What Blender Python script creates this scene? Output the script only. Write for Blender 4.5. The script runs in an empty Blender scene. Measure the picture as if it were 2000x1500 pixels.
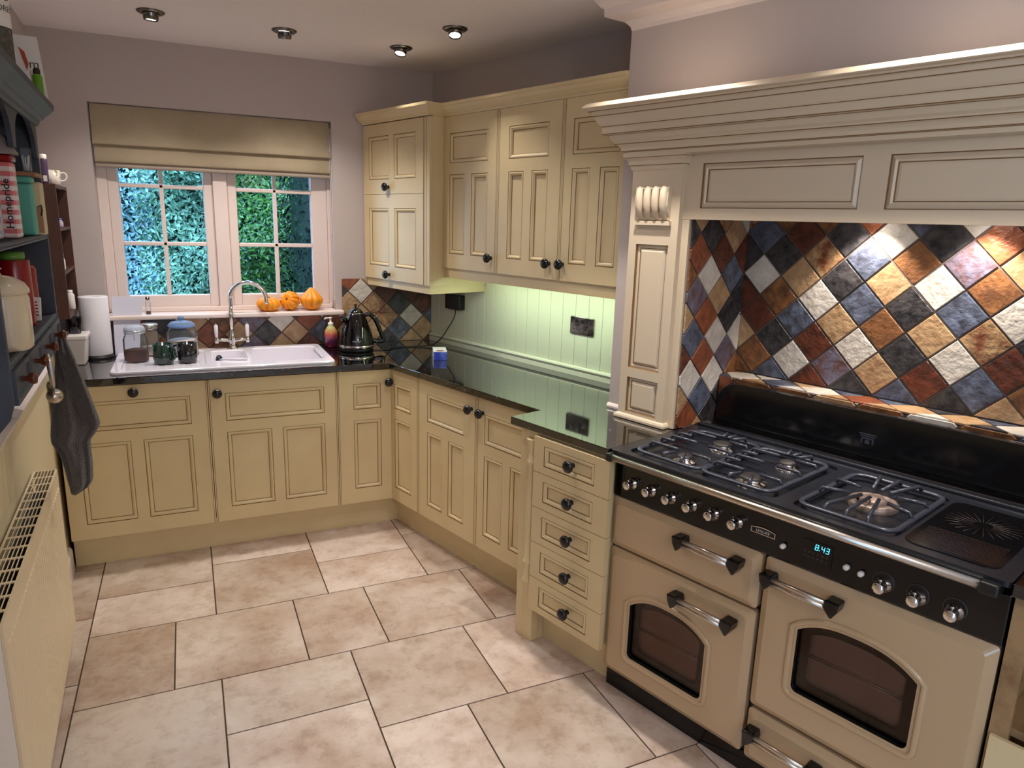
import bpy, bmesh, math, random
from mathutils import Vector, Matrix
from mathutils.geometry import tessellate_polygon
random.seed(7)
SC = bpy.context.scene
COL = SC.collection
PI = math.pi
TH = 0.29134            # the right-hand run of units stands off square to the window wall
TL = 0.04               # the left wall is slightly off square too

# ------------------------------------------------------------------ camera
cam = bpy.data.cameras.new('camera'); co = bpy.data.objects.new('camera', cam); COL.objects.link(co)
F_PX, YAW, PITCH, ROLL = 1371.33, 0.4339, -0.2267, 0.0295
cam.sensor_fit = 'HORIZONTAL'; cam.sensor_width = 36.0; cam.lens = 36.0 * F_PX / 2000.0
cam.clip_start = 0.05; cam.clip_end = 100
fw = Vector((math.sin(YAW) * math.cos(PITCH), math.cos(YAW) * math.cos(PITCH), math.sin(PITCH)))
rt = Vector((math.cos(YAW), -math.sin(YAW), 0)); up = rt.cross(fw)
r2 = math.cos(ROLL) * rt + math.sin(ROLL) * up; u2 = -math.sin(ROLL) * rt + math.cos(ROLL) * up
m = Matrix.Identity(4)
for i in range(3): m[i][0] = r2[i]; m[i][1] = u2[i]; m[i][2] = -fw[i]; m[i][3] = (-0.9204, -3.5148, 1.6416)[i]
co.matrix_world = m
SC.camera = co

# ------------------------------------------------------------------ world, exposure
wd = bpy.data.worlds.new('dusk'); SC.world = wd; wd.use_nodes = True
bg = wd.node_tree.nodes['Background']; bg.inputs[0].default_value = (0.36, 0.66, 1.0, 1); bg.inputs[1].default_value = 7.0
SC.view_settings.view_transform = 'Standard'; SC.view_settings.look = 'None'
SC.view_settings.gamma = 1.0; SC.view_settings.use_curve_mapping = False
SC.view_settings.exposure = 0.0
LAMP = (1.0, 0.935, 0.87)      # warm halogen ceiling lamps
W_SPOT, W_STRIP, W_HOOD, W_FILL = 44.0, 2.3, 17.0, 36.0

# ------------------------------------------------------------------ materials
def lin(c):
    return tuple((x / 255 / 12.92) if x / 255 <= 0.04045 else ((x / 255 + 0.055) / 1.055) ** 2.4 for x in c) + (1.0,)
MATS = {}
def mat(name, col, rough=0.5, metal=0.0, noise=None, bump=None, spec=0.5, coat=0.0, emit=None, sheen=0.0):
    """noise=(second colour, scale, detail, lo, hi); bump=(scale, strength)"""
    mt = bpy.data.materials.new(name); mt.use_nodes = True; nt = mt.node_tree
    b = nt.nodes['Principled BSDF']
    b.inputs['Base Color'].default_value = lin(col); b.inputs['Roughness'].default_value = rough
    b.inputs['Metallic'].default_value = metal; b.inputs['Specular IOR Level'].default_value = spec
    b.inputs['Coat Weight'].default_value = coat; b.inputs['Coat Roughness'].default_value = 0.06
    b.inputs['Sheen Weight'].default_value = sheen
    tc = None
    if noise or bump:
        tc = nt.nodes.new('ShaderNodeTexCoord')
    if noise:
        c2, sc, det, lo, hi = noise
        n = nt.nodes.new('ShaderNodeTexNoise'); n.inputs['Scale'].default_value = sc; n.inputs['Detail'].default_value = det
        n.inputs['Roughness'].default_value = 0.65
        nt.links.new(tc.outputs['Object'], n.inputs['Vector'])
        r = nt.nodes.new('ShaderNodeValToRGB'); e = r.color_ramp.elements
        e[0].position = lo; e[0].color = lin(col); e[1].position = hi; e[1].color = lin(c2)
        nt.links.new(n.outputs['Fac'], r.inputs['Fac']); nt.links.new(r.outputs['Color'], b.inputs['Base Color'])
    if bump:
        n = nt.nodes.new('ShaderNodeTexNoise'); n.inputs['Scale'].default_value = bump[0]; n.inputs['Detail'].default_value = 6
        nt.links.new(tc.outputs['Object'], n.inputs['Vector'])
        bp = nt.nodes.new('ShaderNodeBump'); bp.inputs['Strength'].default_value = bump[1]; bp.inputs['Distance'].default_value = 0.01
        nt.links.new(n.outputs['Fac'], bp.inputs['Height']); nt.links.new(bp.outputs['Normal'], b.inputs['Normal'])
    if emit:
        b.inputs['Emission Color'].default_value = emit[0] + (1,) if len(emit[0]) == 3 else emit[0]
        b.inputs['Emission Strength'].default_value = emit[1]
    MATS[name] = mt
    return mt
def glass(name, tint=(255, 255, 255), refl=0.10, rough=0.02, milk=0.0):
    mt = bpy.data.materials.new(name); mt.use_nodes = True; nt = mt.node_tree
    for n in list(nt.nodes): nt.nodes.remove(n)
    out = nt.nodes.new('ShaderNodeOutputMaterial'); mix = nt.nodes.new('ShaderNodeMixShader')
    t = nt.nodes.new('ShaderNodeBsdfTransparent'); t.inputs[0].default_value = lin(tint)
    g = nt.nodes.new('ShaderNodeBsdfGlossy'); g.inputs['Roughness'].default_value = rough
    lw = nt.nodes.new('ShaderNodeLayerWeight'); lw.inputs['Blend'].default_value = refl
    nt.links.new(lw.outputs['Fresnel'], mix.inputs[0]); nt.links.new(t.outputs[0], mix.inputs[1]); nt.links.new(g.outputs[0], mix.inputs[2])
    if milk:
        df = nt.nodes.new('ShaderNodeBsdfDiffuse'); df.inputs[0].default_value = lin(tint); m2 = nt.nodes.new('ShaderNodeMixShader'); m2.inputs[0].default_value = milk
        nt.links.new(mix.outputs[0], m2.inputs[1]); nt.links.new(df.outputs[0], m2.inputs[2]); mix = m2
    nt.links.new(mix.outputs[0], out.inputs[0]); MATS[name] = mt
    return mt
M_WALL = mat('wall_paint', (190, 177, 172), 0.8, bump=(60, 0.02))
M_CEIL = mat('ceiling_paint', (238, 230, 228), 0.85)
M_TRIMW = mat('white_gloss_trim', (228, 214, 208), 0.35)
M_CREAM = mat('cream_cabinet_paint', (218, 198, 154), 0.42, noise=((210, 189, 146), 3.0, 3, 0.35, 0.7))
M_GLAZE = mat('brown_antique_glaze', (124, 92, 54), 0.6)
M_HOOD = mat('pale_cream_hood_paint', (212, 194, 168), 0.42)
M_BEAD = mat('pale_green_cream_boarding', (224, 222, 200), 0.45)
M_KNOB = mat('black_knob_gloss', (14, 15, 20), 0.18)
M_ENAMEL = mat('cream_enamel', (188, 160, 125), 0.22, coat=0.3)
M_BLACK = mat('black_enamel', (10, 10, 12), 0.14)
M_BLACKM = mat('black_satin', (16, 16, 18), 0.42)
M_HOBG = mat('grey_black_hob_enamel', (30, 32, 38), 0.24)
M_IRON = mat('pan_support_enamel', (52, 54, 64), 0.28)
M_FAINT = mat('faint_brown_print', (46, 31, 28), 0.3)
M_CHROME = mat('chrome', (215, 210, 205), 0.12, 1.0)
M_STEEL = mat('brushed_steel', (200, 190, 178), 0.28, 1.0)
M_DCHROME = mat('dark_chrome', (120, 116, 112), 0.2, 1.0)
M_BURN = mat('burner_cap', (46, 40, 38), 0.5)
M_WOK = mat('wok_burner_metal', (150, 132, 122), 0.45, 0.6)
M_OVENIN = mat('oven_cavity', (156, 130, 120), 0.5)
M_OGLASS = glass('oven_glass', (235, 226, 220), 0.22, 0.03)
M_GLASS = glass('clear_glass', (246, 249, 252), 0.12, milk=0.05)
M_LIDG = glass('thick_glass_lid', (225, 232, 242), 0.2, milk=0.4)
M_PANE = glass('window_glass', (246, 250, 255), 0.06)
M_BGLASS = glass('blue_tinted_glass', (176, 205, 238), 0.25, milk=0.3)
M_CERAM = mat('white_ceramic', (232, 226, 234), 0.12, coat=0.4)
M_FABRIC = mat('taupe_blind_fabric', (176, 160, 134), 0.9, bump=(14, 0.12), noise=((164, 148, 122), 6, 4, 0.3, 0.75))
M_FABHEM = mat('blind_hem', (168, 152, 138), 0.9)
M_FRAME = mat('window_frame_paint', (226, 208, 200), 0.4)
M_BLUE = mat('blue_grey_rack_paint', (58, 66, 78), 0.5, noise=((40, 46, 57), 9, 5, 0.4, 0.75))
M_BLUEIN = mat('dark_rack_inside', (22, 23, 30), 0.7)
M_WOOD = mat('brown_wood', (84, 44, 24), 0.5, noise=((54, 26, 14), 7, 5, 0.3, 0.7))
M_KNOBW = mat('turned_wood_knob', (92, 42, 20), 0.35)
M_RAD = mat('cream_radiator_enamel', (222, 204, 172), 0.35)
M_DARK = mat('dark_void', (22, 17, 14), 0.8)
M_LOWWALL = mat('cream_lower_wall', (212, 196, 160), 0.7)
M_TOWEL = mat('grey_towel', (70, 62, 62), 0.98, bump=(220, 0.9), sheen=0.4)
M_PAPER = mat('white_paper', (232, 228, 232), 0.9, bump=(60, 0.05))
M_PLASTW = mat('white_plastic', (232, 224, 218), 0.4)
M_BOARD = mat('pale_board', (214, 212, 226), 0.55)
M_PUMP = mat('orange_squash', (238, 140, 12), 0.35, noise=((246, 172, 40), 18, 3, 0.4, 0.75))
M_STEM = mat('squash_stem', (120, 76, 24), 0.7)
M_COFFEE = mat('ground_coffee', (92, 48, 26), 0.9)
M_SUGAR = mat('pale_contents', (226, 206, 190), 0.9)
M_GREENMUG = mat('dark_green_glaze', (22, 48, 40), 0.12, coat=0.5)
M_BLKMUG = mat('black_glaze', (22, 24, 28), 0.1, coat=0.5)
M_KETTLE = mat('kettle_black', (6, 7, 9), 0.07, coat=0.5)
M_RED = mat('red_tin', (140, 20, 24), 0.25)
M_JAR = mat('cream_glazed_jar', (214, 198, 168), 0.2, coat=0.4)
M_TEAL = mat('teal_tin', (88, 168, 148), 0.35)
M_TEXT = mat('dark_print', (30, 26, 28), 0.6)
M_GOLD = mat('pale_print', (205, 200, 190), 0.5)
M_LBL = mat('white_label', (226, 220, 214), 0.6)
M_GROUT = mat('brown_grout', (72, 53, 38), 0.9)
M_TGROUT = mat('grey_grout', (112, 98, 90), 0.9)
M_BULB = mat('lit_bulb', (255, 250, 240), 0.4, emit=((1.0, 0.93, 0.85), 26.0))
M_FILLGLOBE = mat('fill_globe_glow', (255, 250, 240), 0.4, emit=((1.0, 0.93, 0.86), 4.0))  # glow of the added fill globe
M_TUBE = mat('lit_tube', (255, 255, 240), 0.4, emit=((0.76, 1.0, 0.74), 14.0))
M_CLOCK = mat('clock_digits', (20, 90, 120), 0.4, emit=((0.10, 0.75, 1.0), 1.8))
# wall tiles: nine stone colours
TILE = {}
for k, c, c2, sc in (('W', (222, 214, 202), (198, 188, 174), 9), ('C', (192, 158, 118), (160, 124, 88), 11), ('G', (150, 100, 60), (98, 64, 42), 14),
                     ('O', (156, 88, 54), (116, 62, 40), 12), ('R', (112, 58, 38), (72, 40, 30), 12), ('K', (30, 30, 35), (76, 72, 72), 16),
                     ('B', (104, 112, 132), (58, 58, 68), 13), ('M', (118, 62, 40), (182, 150, 108), 16), ('P', (112, 110, 130), (98, 66, 60), 15)):
    TILE[k] = mat('stone_tile_' + k.lower(), c, 0.38, noise=(c2, sc * 1.6, 10, 0.36, 0.64), bump=(46, 0.6))
def floor_mat():
    mt = mat('travertine_floor', (200, 178, 158), 0.38); nt = mt.node_tree; b = nt.nodes['Principled BSDF']
    tc = nt.nodes.new('ShaderNodeTexCoord'); ge = nt.nodes.new('ShaderNodeNewGeometry')
    def ns(sc, det, ro):
        n = nt.nodes.new('ShaderNodeTexNoise'); n.inputs['Scale'].default_value = sc; n.inputs['Detail'].default_value = det
        n.inputs['Roughness'].default_value = ro; nt.links.new(off.outputs[0], n.inputs['Vector']); return n
    mul = nt.nodes.new('ShaderNodeMath'); mul.operation = 'MULTIPLY'; mul.inputs[1].default_value = 37.0
    nt.links.new(ge.outputs['Random Per Island'], mul.inputs[0])
    off = nt.nodes.new('ShaderNodeVectorMath'); off.operation = 'ADD'
    nt.links.new(tc.outputs['Object'], off.inputs[0]); nt.links.new(mul.outputs[0], off.inputs[1])
    n1 = ns(2.6, 8, 0.62); n2 = ns(17, 8, 0.7)
    r1 = nt.nodes.new('ShaderNodeValToRGB'); e = r1.color_ramp.elements
    e[0].position = 0.34; e[0].color = lin((170, 144, 124)); e[1].position = 0.6; e[1].color = lin((208, 193, 181))
    nt.links.new(n1.outputs['Fac'], r1.inputs['Fac'])
    r2_ = nt.nodes.new('ShaderNodeValToRGB'); e = r2_.color_ramp.elements
    e[0].position = 0.36; e[0].color = (0.66, 0.58, 0.5, 1); e[1].position = 0.52; e[1].color = (1, 1, 1, 1)
    nt.links.new(n2.outputs['Fac'], r2_.inputs['Fac'])
    r3 = nt.nodes.new('ShaderNodeValToRGB'); e = r3.color_ramp.elements
    e[0].color = (0.86, 0.84, 0.80, 1); e[1].color = (1.06, 1.04, 1.04, 1)
    nt.links.new(ge.outputs['Random Per Island'], r3.inputs['Fac'])
    def mx(a, bb, f):
        mm = nt.nodes.new('ShaderNodeMixRGB'); mm.blend_type = 'MULTIPLY'; mm.inputs[0].default_value = f
        nt.links.new(a, mm.inputs[1]); nt.links.new(bb, mm.inputs[2]); return mm.outputs[0]
    c = mx(mx(r1.outputs[0], r2_.outputs[0], 0.55), r3.outputs[0], 1.0)
    nt.links.new(c, b.inputs['Base Color'])
    bp = nt.nodes.new('ShaderNodeBump'); bp.inputs['Strength'].default_value = 0.12; bp.inputs['Distance'].default_value = 0.004
    nt.links.new(n2.outputs['Fac'], bp.inputs['Height']); nt.links.new(bp.outputs['Normal'], b.inputs['Normal'])
    return mt
M_FLOOR = floor_mat()
def granite():
    mt = mat('black_granite', (8, 9, 10), 0.05, spec=0.5, coat=0.6); nt = mt.node_tree; b = nt.nodes['Principled BSDF']
    b.inputs['IOR'].default_value = 1.75; b.inputs['Coat Roughness'].default_value = 0.03
    tc = nt.nodes.new('ShaderNodeTexCoord')
    n = nt.nodes.new('ShaderNodeTexNoise'); n.inputs['Scale'].default_value = 42; n.inputs['Detail'].default_value = 5; n.inputs['Roughness'].default_value = 0.7
    nt.links.new(tc.outputs['Object'], n.inputs['Vector'])
    r = nt.nodes.new('ShaderNodeValToRGB'); e = r.color_ramp.elements
    e[0].position = 0.61; e[0].color = lin((7, 8, 9)); e[1].position = 0.80; e[1].color = lin((150, 150, 156))
    nt.links.new(n.outputs['Fac'], r.inputs['Fac']); nt.links.new(r.outputs[0], b.inputs['Base Color'])
    return mt
M_GRAN = granite()
def striped():
    mt = mat('pink_striped_tin', (226, 206, 200), 0.3); nt = mt.node_tree; b = nt.nodes['Principled BSDF']
    tc = nt.nodes.new('ShaderNodeTexCoord'); sp = nt.nodes.new('ShaderNodeSeparateXYZ'); nt.links.new(tc.outputs['Object'], sp.inputs[0])
    mu = nt.nodes.new('ShaderNodeMath'); mu.operation = 'MULTIPLY'; mu.inputs[1].default_value = 1 / 0.0245; nt.links.new(sp.outputs['Z'], mu.inputs[0])
    fr = nt.nodes.new('ShaderNodeMath'); fr.operation = 'FRACT'; nt.links.new(mu.outputs[0], fr.inputs[0])
    gt = nt.nodes.new('ShaderNodeMath'); gt.operation = 'GREATER_THAN'; gt.inputs[1].default_value = 0.5; nt.links.new(fr.outputs[0], gt.inputs[0])
    mx = nt.nodes.new('ShaderNodeMixRGB'); mx.inputs[1].default_value = lin((228, 208, 202)); mx.inputs[2].default_value = lin((214, 112, 112))
    nt.links.new(gt.outputs[0], mx.inputs[0]); nt.links.new(mx.outputs[0], b.inputs['Base Color'])
    return mt
M_STRIPE = striped()
M_FLORAL = mat('floral_tin', (214, 206, 210), 0.35, noise=((110, 140, 190), 40, 2, 0.5, 0.56))
M_PINE = mat('unpainted_timber', (160, 128, 88), 0.6, noise=((96, 66, 38), 8, 6, 0.42, 0.72))
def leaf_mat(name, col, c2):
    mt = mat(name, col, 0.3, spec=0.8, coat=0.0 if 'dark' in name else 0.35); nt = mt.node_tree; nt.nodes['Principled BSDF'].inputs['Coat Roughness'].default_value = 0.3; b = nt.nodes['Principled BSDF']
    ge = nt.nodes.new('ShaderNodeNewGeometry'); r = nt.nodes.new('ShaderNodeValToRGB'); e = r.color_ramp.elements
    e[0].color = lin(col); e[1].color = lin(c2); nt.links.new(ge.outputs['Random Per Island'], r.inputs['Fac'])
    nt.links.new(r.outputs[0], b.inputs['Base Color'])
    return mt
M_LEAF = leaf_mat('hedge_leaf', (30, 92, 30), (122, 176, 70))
M_LEAFT = leaf_mat('sky_tint_leaf_teal', (44, 100, 72), (158, 204, 160))  # weaker sky reflection painted into the leaf colour
M_LEAFB = leaf_mat('sky_tint_leaf_blue', (66, 108, 112), (172, 208, 206))  # blue sky reflection painted into the leaf colour, same hedge
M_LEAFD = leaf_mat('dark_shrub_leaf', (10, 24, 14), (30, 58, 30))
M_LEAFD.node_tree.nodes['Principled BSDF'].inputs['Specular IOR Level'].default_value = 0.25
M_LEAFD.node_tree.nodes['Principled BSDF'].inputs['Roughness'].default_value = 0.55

# ------------------------------------------------------------------ frames
FR = {'B': ((0, 0), 0.0), 'R': ((0, 0), TH - PI / 2), 'L': ((-1.535, 0.6588), PI / 2 + TL)}
def fr_world(fr, p):
    (ox, oy), a = FR[fr]; c, s = math.cos(a), math.sin(a)
    return Vector((ox + p[0] * c - p[1] * s, oy + p[0] * s + p[1] * c, p[2]))

# ------------------------------------------------------------------ mesh builder
class MB:
    def __init__(self): self.v = []; self.f = []; self.fm = []; self.sm = []; self.mats = []
    def mi(self, mt):
        if mt not in self.mats: self.mats.append(mt)
        return self.mats.index(mt)
    def add(self, vs, fs, mt, smooth=False):
        o = len(self.v); self.v += [tuple(p) for p in vs]; i = self.mi(mt)
        for f in fs: self.f.append([o + k for k in f]); self.fm.append(i); self.sm.append(smooth)
    def box(self, x0, x1, y0, y1, z0, z1, mt):
        x0, x1 = sorted((x0, x1)); y0, y1 = sorted((y0, y1)); z0, z1 = sorted((z0, z1))
        self.add([(x0, y0, z0), (x1, y0, z0), (x1, y1, z0), (x0, y1, z0), (x0, y0, z1), (x1, y0, z1), (x1, y1, z1), (x0, y1, z1)],
                 [(3, 2, 1, 0), (4, 5, 6, 7), (0, 1, 5, 4), (1, 2, 6, 5), (2, 3, 7, 6), (3, 0, 4, 7)], mt)
        return self
    def plate(self, outer, holes, pm, d0, d1, mt, hole_mt=None):
        """solid plate: 2-D outline with holes, pm(u, v, d) -> point"""
        loops = [outer] + list(holes); pts = [q for l in loops for q in l]; n = len(pts)
        tri = tessellate_polygon([[Vector((q[0], q[1], 0)) for q in l] for l in loops])
        vs = [pm(q[0], q[1], d0) for q in pts] + [pm(q[0], q[1], d1) for q in pts]
        self.add(vs, [tuple(t) for t in tri] + [tuple(n + k for k in reversed(t)) for t in tri], mt)
        o = 0
        for li, l in enumerate(loops):
            k = len(l); vs = [pm(q[0], q[1], d0) for q in l] + [pm(q[0], q[1], d1) for q in l]
            self.add(vs, [(i, (i + 1) % k, k + (i + 1) % k, k + i) for i in range(k)], hole_mt if (li and hole_mt) else mt)
        return self
    def prism(self, poly, z0, z1, mt): return self.plate(poly, [], lambda u, v, d: (u, v, d), z0, z1, mt)
    def lathe(self, prof, c, mt, axis='z', n=24, smooth=True, caps=True):
        c = Vector(c); vs = []; fs = []
        def P(r, h, t):
            a, b = r * math.cos(t), r * math.sin(t)
            return {'z': (c.x + a, c.y + b, c.z + h), 'y': (c.x + a, c.y + h, c.z + b), 'x': (c.x + h, c.y + a, c.z + b)}[axis]
        k = len(prof)
        for (r, h) in prof:
            for i in range(n): vs.append(P(max(r, 1e-5), h, 2 * PI * i / n))
        for j in range(k - 1):
            for i in range(n): fs.append((j * n + i, j * n + (i + 1) % n, (j + 1) * n + (i + 1) % n, (j + 1) * n + i))
        self.add(vs, fs, mt, smooth)
        if caps:
            for j in (0, k - 1):
                if prof[j][0] > 1e-4: self.add([vs[j * n + i] for i in range(n)], [tuple(range(n))], mt, False)
        return self
    def tube(self, pts, r, mt, n=10, closed=False, smooth=True, flat=1.0):
        P = [Vector(p) for p in pts]; k = len(P); vs = []; fs = []
        rs = r if isinstance(r, (list, tuple)) else [r] * k
        up_ = None
        for i in range(k):
            a = P[(i - 1) % k] if (closed or i > 0) else P[i]; b = P[(i + 1) % k] if (closed or i < k - 1) else P[i]
            t = (b - a).normalized()
            if up_ is None:
                up_ = Vector((0, 0, 1)) if abs(t.z) < 0.9 else Vector((1, 0, 0))
            nx = t.cross(up_)
            if nx.length < 1e-4: nx = t.cross(Vector((0.3, 1, 0.2)))
            nx.normalize(); ny = nx.cross(t).normalized(); up_ = ny
            for j in range(n):
                q = 2 * PI * j / n
                vs.append(P[i] + rs[i] * (math.cos(q) * nx + flat * math.sin(q) * ny))
        for i in range(k if closed else k - 1):
            for j in range(n):
                i2 = (i + 1) % k
                fs.append((i * n + j, i * n + (j + 1) % n, i2 * n + (j + 1) % n, i2 * n + j))
        if not closed: fs += [tuple(range(n)), tuple((k - 1) * n + j for j in reversed(range(n)))]
        self.add(vs, fs, mt, smooth)
        return self
    def ball(self, c, rx, ry, rz, mt, n=20, k=12, ribs=0, amp=0.0, power=1.0):
        vs = []; fs = []
        for j in range(k + 1):
            ph = PI * j / k
            for i in range(n):
                t = 2 * PI * i / n; w = 1 + (amp * (abs(math.cos(ribs * t / 2)) ** 0.6 - 0.6) * math.sin(ph) if ribs else 0)
                rr = max(math.sin(ph), 1e-4) * w
                vs.append((c[0] + rx * rr * math.cos(t), c[1] + ry * rr * math.sin(t), c[2] - rz * math.cos(ph)))
        for j in range(k):
            for i in range(n): fs.append((j * n + i, j * n + (i + 1) % n, (j + 1) * n + (i + 1) % n, (j + 1) * n + i))
        self.add(vs, fs, mt, True); return self
    def sweep(self, path, prof, mt, closed=False):
        """path: 2-D points, outward = left of travel is NEGATIVE; prof: (outset, z) pairs; mitred corners"""
        P = [Vector(p) for p in path]; k = len(P); vs = []; fs = []; n = len(prof)
        for i in range(k):
            def nrm(a, b): d = (b - a).normalized(); return Vector((d.y, -d.x))
            if i == 0: N = nrm(P[0], P[1])
            elif i == k - 1: N = nrm(P[-2], P[-1])
            else:
                n1, n2 = nrm(P[i - 1], P[i]), nrm(P[i], P[i + 1]); N = (n1 + n2); N = N / max(N.dot(n1), 0.2)
            for (w, z) in prof: q = P[i] + N * w; vs.append((q.x, q.y, z))
        for i in range(k - 1):
            for j in range(n - 1): fs.append((i * n + j, i * n + j + 1, (i + 1) * n + j + 1, (i + 1) * n + j))
        fs += [tuple(range(n)), tuple((k - 1) * n + j for j in range(n))]
        self.add(vs, fs, mt); return self
    def panels(self, x0, x1, z0, z1, y, pans, mt, thick=0.02, rings=None, gz=None, back=True):
        """board facing -y with recessed or raised moulded panels"""
        gz = gz or M_GLAZE
        rings = rings or [(0.0016, 0.0035, gz), (0.0045, -0.0004, mt), (0.009, -0.001, mt), (0.013, 0.0012, mt), (0.018, 0.0068, mt), (0.0208, 0.009, gz), (0.024, 0.009, mt)]
        xs = sorted({x0, x1} | {p[0] for p in pans} | {p[1] for p in pans}); zs = sorted({z0, z1} | {p[2] for p in pans} | {p[3] for p in pans})
        for i in range(len(xs) - 1):
            for j in range(len(zs) - 1):
                cx, cz = (xs[i] + xs[i + 1]) / 2, (zs[j] + zs[j + 1]) / 2
                if any(p[0] < cx < p[1] and p[2] < cz < p[3] for p in pans): continue
                a, b, c, d = xs[i], xs[i + 1], zs[j], zs[j + 1]
                self.add([(a, y, c), (b, y, c), (b, y, d), (a, y, d)], [(0, 1, 2, 3)], mt)
        for p in pans:
            def ring(i, dp): return [(p[0] + i, y + dp, p[2] + i), (p[1] - i, y + dp, p[2] + i), (p[1] - i, y + dp, p[3] - i), (p[0] + i, y + dp, p[3] - i)]
            prev = ring(0, 0)
            for (ins, dp, m_) in rings:
                cur = ring(ins, dp); self.add(prev + cur, [(k, (k + 1) % 4, 4 + (k + 1) % 4, 4 + k) for k in range(4)], m_); prev = cur
            self.add(prev, [(0, 1, 2, 3)], mt)
        t = y + thick
        self.add([(x0, y, z0), (x1, y, z0), (x1, y, z1), (x0, y, z1), (x0, t, z0), (x1, t, z0), (x1, t, z1), (x0, t, z1)],
                 [(0, 1, 5, 4), (1, 2, 6, 5), (2, 3, 7, 6), (3, 0, 4, 7), (7, 6, 5, 4)], mt)
        return self
    def text(self, s, size, pm, mt, bold=0.0, squeeze=1.0):
        cu = bpy.data.curves.new('t', 'FONT'); cu.body = s; cu.size = size; cu.align_x = 'CENTER'; cu.align_y = 'CENTER'; cu.offset = bold
        cu.resolution_u = 3
        o = bpy.data.objects.new('t', cu); COL.objects.link(o); dg = bpy.context.evaluated_depsgraph_get(); dg.update()
        me = o.evaluated_get(dg).to_mesh()
        self.add([pm(v.co.x * squeeze, v.co.y) for v in me.vertices], [tuple(p.vertices) for p in me.polygons], mt)
        o.evaluated_get(dg).to_mesh_clear(); bpy.data.objects.remove(o); bpy.data.curves.remove(cu); return self
    def build(self, name, parent=None, fr='B', base=None, bevel=0.0, seg=2, subs=0, thick=0.0):
        """absolute frame coordinates in; parts take the base of their parent"""
        if parent is not None: base = parent['_b']
        elif base is None:
            xs = [p[0] for p in self.v]; ys = [p[1] for p in self.v]
            base = ((min(xs) + max(xs)) / 2, (min(ys) + max(ys)) / 2, min(p[2] for p in self.v))
        me = bpy.data.meshes.new(name)
        me.from_pydata([(p[0] - base[0], p[1] - base[1], p[2] - base[2]) for p in self.v], [], self.f)
        for mt in self.mats: me.materials.append(mt)
        for p, i, s in zip(me.polygons, self.fm, self.sm): p.material_index = i; p.use_smooth = s
        bm = bmesh.new(); bm.from_mesh(me)
        if bevel: bmesh.ops.remove_doubles(bm, verts=bm.verts, dist=1e-5)
        bmesh.ops.recalc_face_normals(bm, faces=bm.faces); bm.to_mesh(me); bm.free()
        o = bpy.data.objects.new(name, me); COL.objects.link(o)
        if parent is None:
            o.location = fr_world(fr, base); o.rotation_euler = (0, 0, FR[fr][1])
        else: o.parent = parent
        o['_b'] = tuple(base)
        if bevel:
            b = o.modifiers.new('bevel', 'BEVEL'); b.width = bevel; b.segments = seg; b.limit_method = 'ANGLE'; b.angle_limit = 0.6
        if subs: s_ = o.modifiers.new('sub', 'SUBSURF'); s_.levels = subs; s_.render_levels = subs
        return o
def tag(o, label, cat, group=None, kind=None):
    o['label'] = label; o['category'] = cat
    if group: o['group'] = group
    if kind: o['kind'] = kind
    return o
def struct(o): o['kind'] = 'structure'; return o
def thing(name, label, cat, fr, base, group=None):
    o = bpy.data.objects.new(name, None); o.empty_display_size = 0.05; COL.objects.link(o)
    o.location = fr_world(fr, base); o.rotation_euler = (0, 0, FR[fr][1]); o['_b'] = tuple(base)
    return tag(o, label, cat, group)
def dup(root, loc, label=None, rotz=None):
    def cp(o, par):
        c = o.copy(); COL.objects.link(c)
        if par is not None: c.parent = par
        for ch in list(o.children): cp(ch, c)
        return c
    r = cp(root, None); r.location = loc
    if rotz is not None: r.rotation_euler = (0, 0, rotz)
    if label: r['label'] = label
    return r
def rrect(x0, x1, y0, y1, r, n=5):
    out = []
    for cx, cy, a in ((x1 - r, y0 + r, -PI / 2), (x1 - r, y1 - r, 0), (x0 + r, y1 - r, PI / 2), (x0 + r, y0 + r, PI)):
        for i in range(n + 1): t = a + PI / 2 * i / n; out.append((cx + r * math.cos(t), cy + r * math.sin(t)))
    return out
XZ = lambda u, v, d: (u, d, v)
YZ = lambda u, v, d: (d, u, v)
XY = lambda u, v, d: (u, v, d)
def wR(a, b): return fr_world('R', (-b, a, 0)).xy

# ================================================================== ROOM SHELL
CEIL = 2.466; YB = 0.6588; AW = 0.62
# floor tiles: one module is 154.5 mm; seams measured on the floor
U = 0.1545; FX0 = -1.3705; FY0 = 0.017
rects = [(0, 3, -2, 2), (0, 3, 2, 4), (3, 6, -2, 1), (3, 6, 1, 4), (6, 9, -2, 2), (6, 9, 2, 4), (9, 12, -2, 1), (9, 12, 1, 4), (12, 15, -2, 4),
         (0, 2, 4, 7), (2, 5, 4, 7), (5, 7, 4, 7), (7, 10, 4, 7), (10, 13, 4, 7), (13, 16, 4, 7), (0, 3, 7, 10), (3, 6, 7, 9), (6, 9, 7, 10), (9, 12, 7, 10), (12, 15, 7, 10),
         (3, 6, 9, 12), (0, 3, 10, 13), (6, 8, 10, 13), (8, 11, 10, 13), (11, 14, 10, 13), (14, 17, 10, 13), (3, 6, 12, 14), (0, 3, 13, 15), (6, 9, 13, 16), (9, 12, 13, 16), (12, 15, 13, 16),
         (3, 6, 14, 16), (0, 3, 15, 16), (15, 18, 13, 16)]
for k in range(0, 33, 3): rects.append((-3, 0, k - 3 if k else -3, k))
for r0 in range(16, 34, 3):
    x = 0
    for w in ((3, 2, 3, 3, 2, 3, 3, 3) if (r0 % 2) else (2, 3, 3, 2, 3, 3, 3, 3)): rects.append((x, x + w, r0, r0 + 3)); x += w
for r0 in (-2, 1, 4, 7, 10, 13): rects.append((15 if r0 < 4 else 16 if r0 < 7 else 15 if r0 < 10 else 17 if r0 < 13 else 18, 24, r0, r0 + 3))
fl = MB(); g = 0.0027
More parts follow.
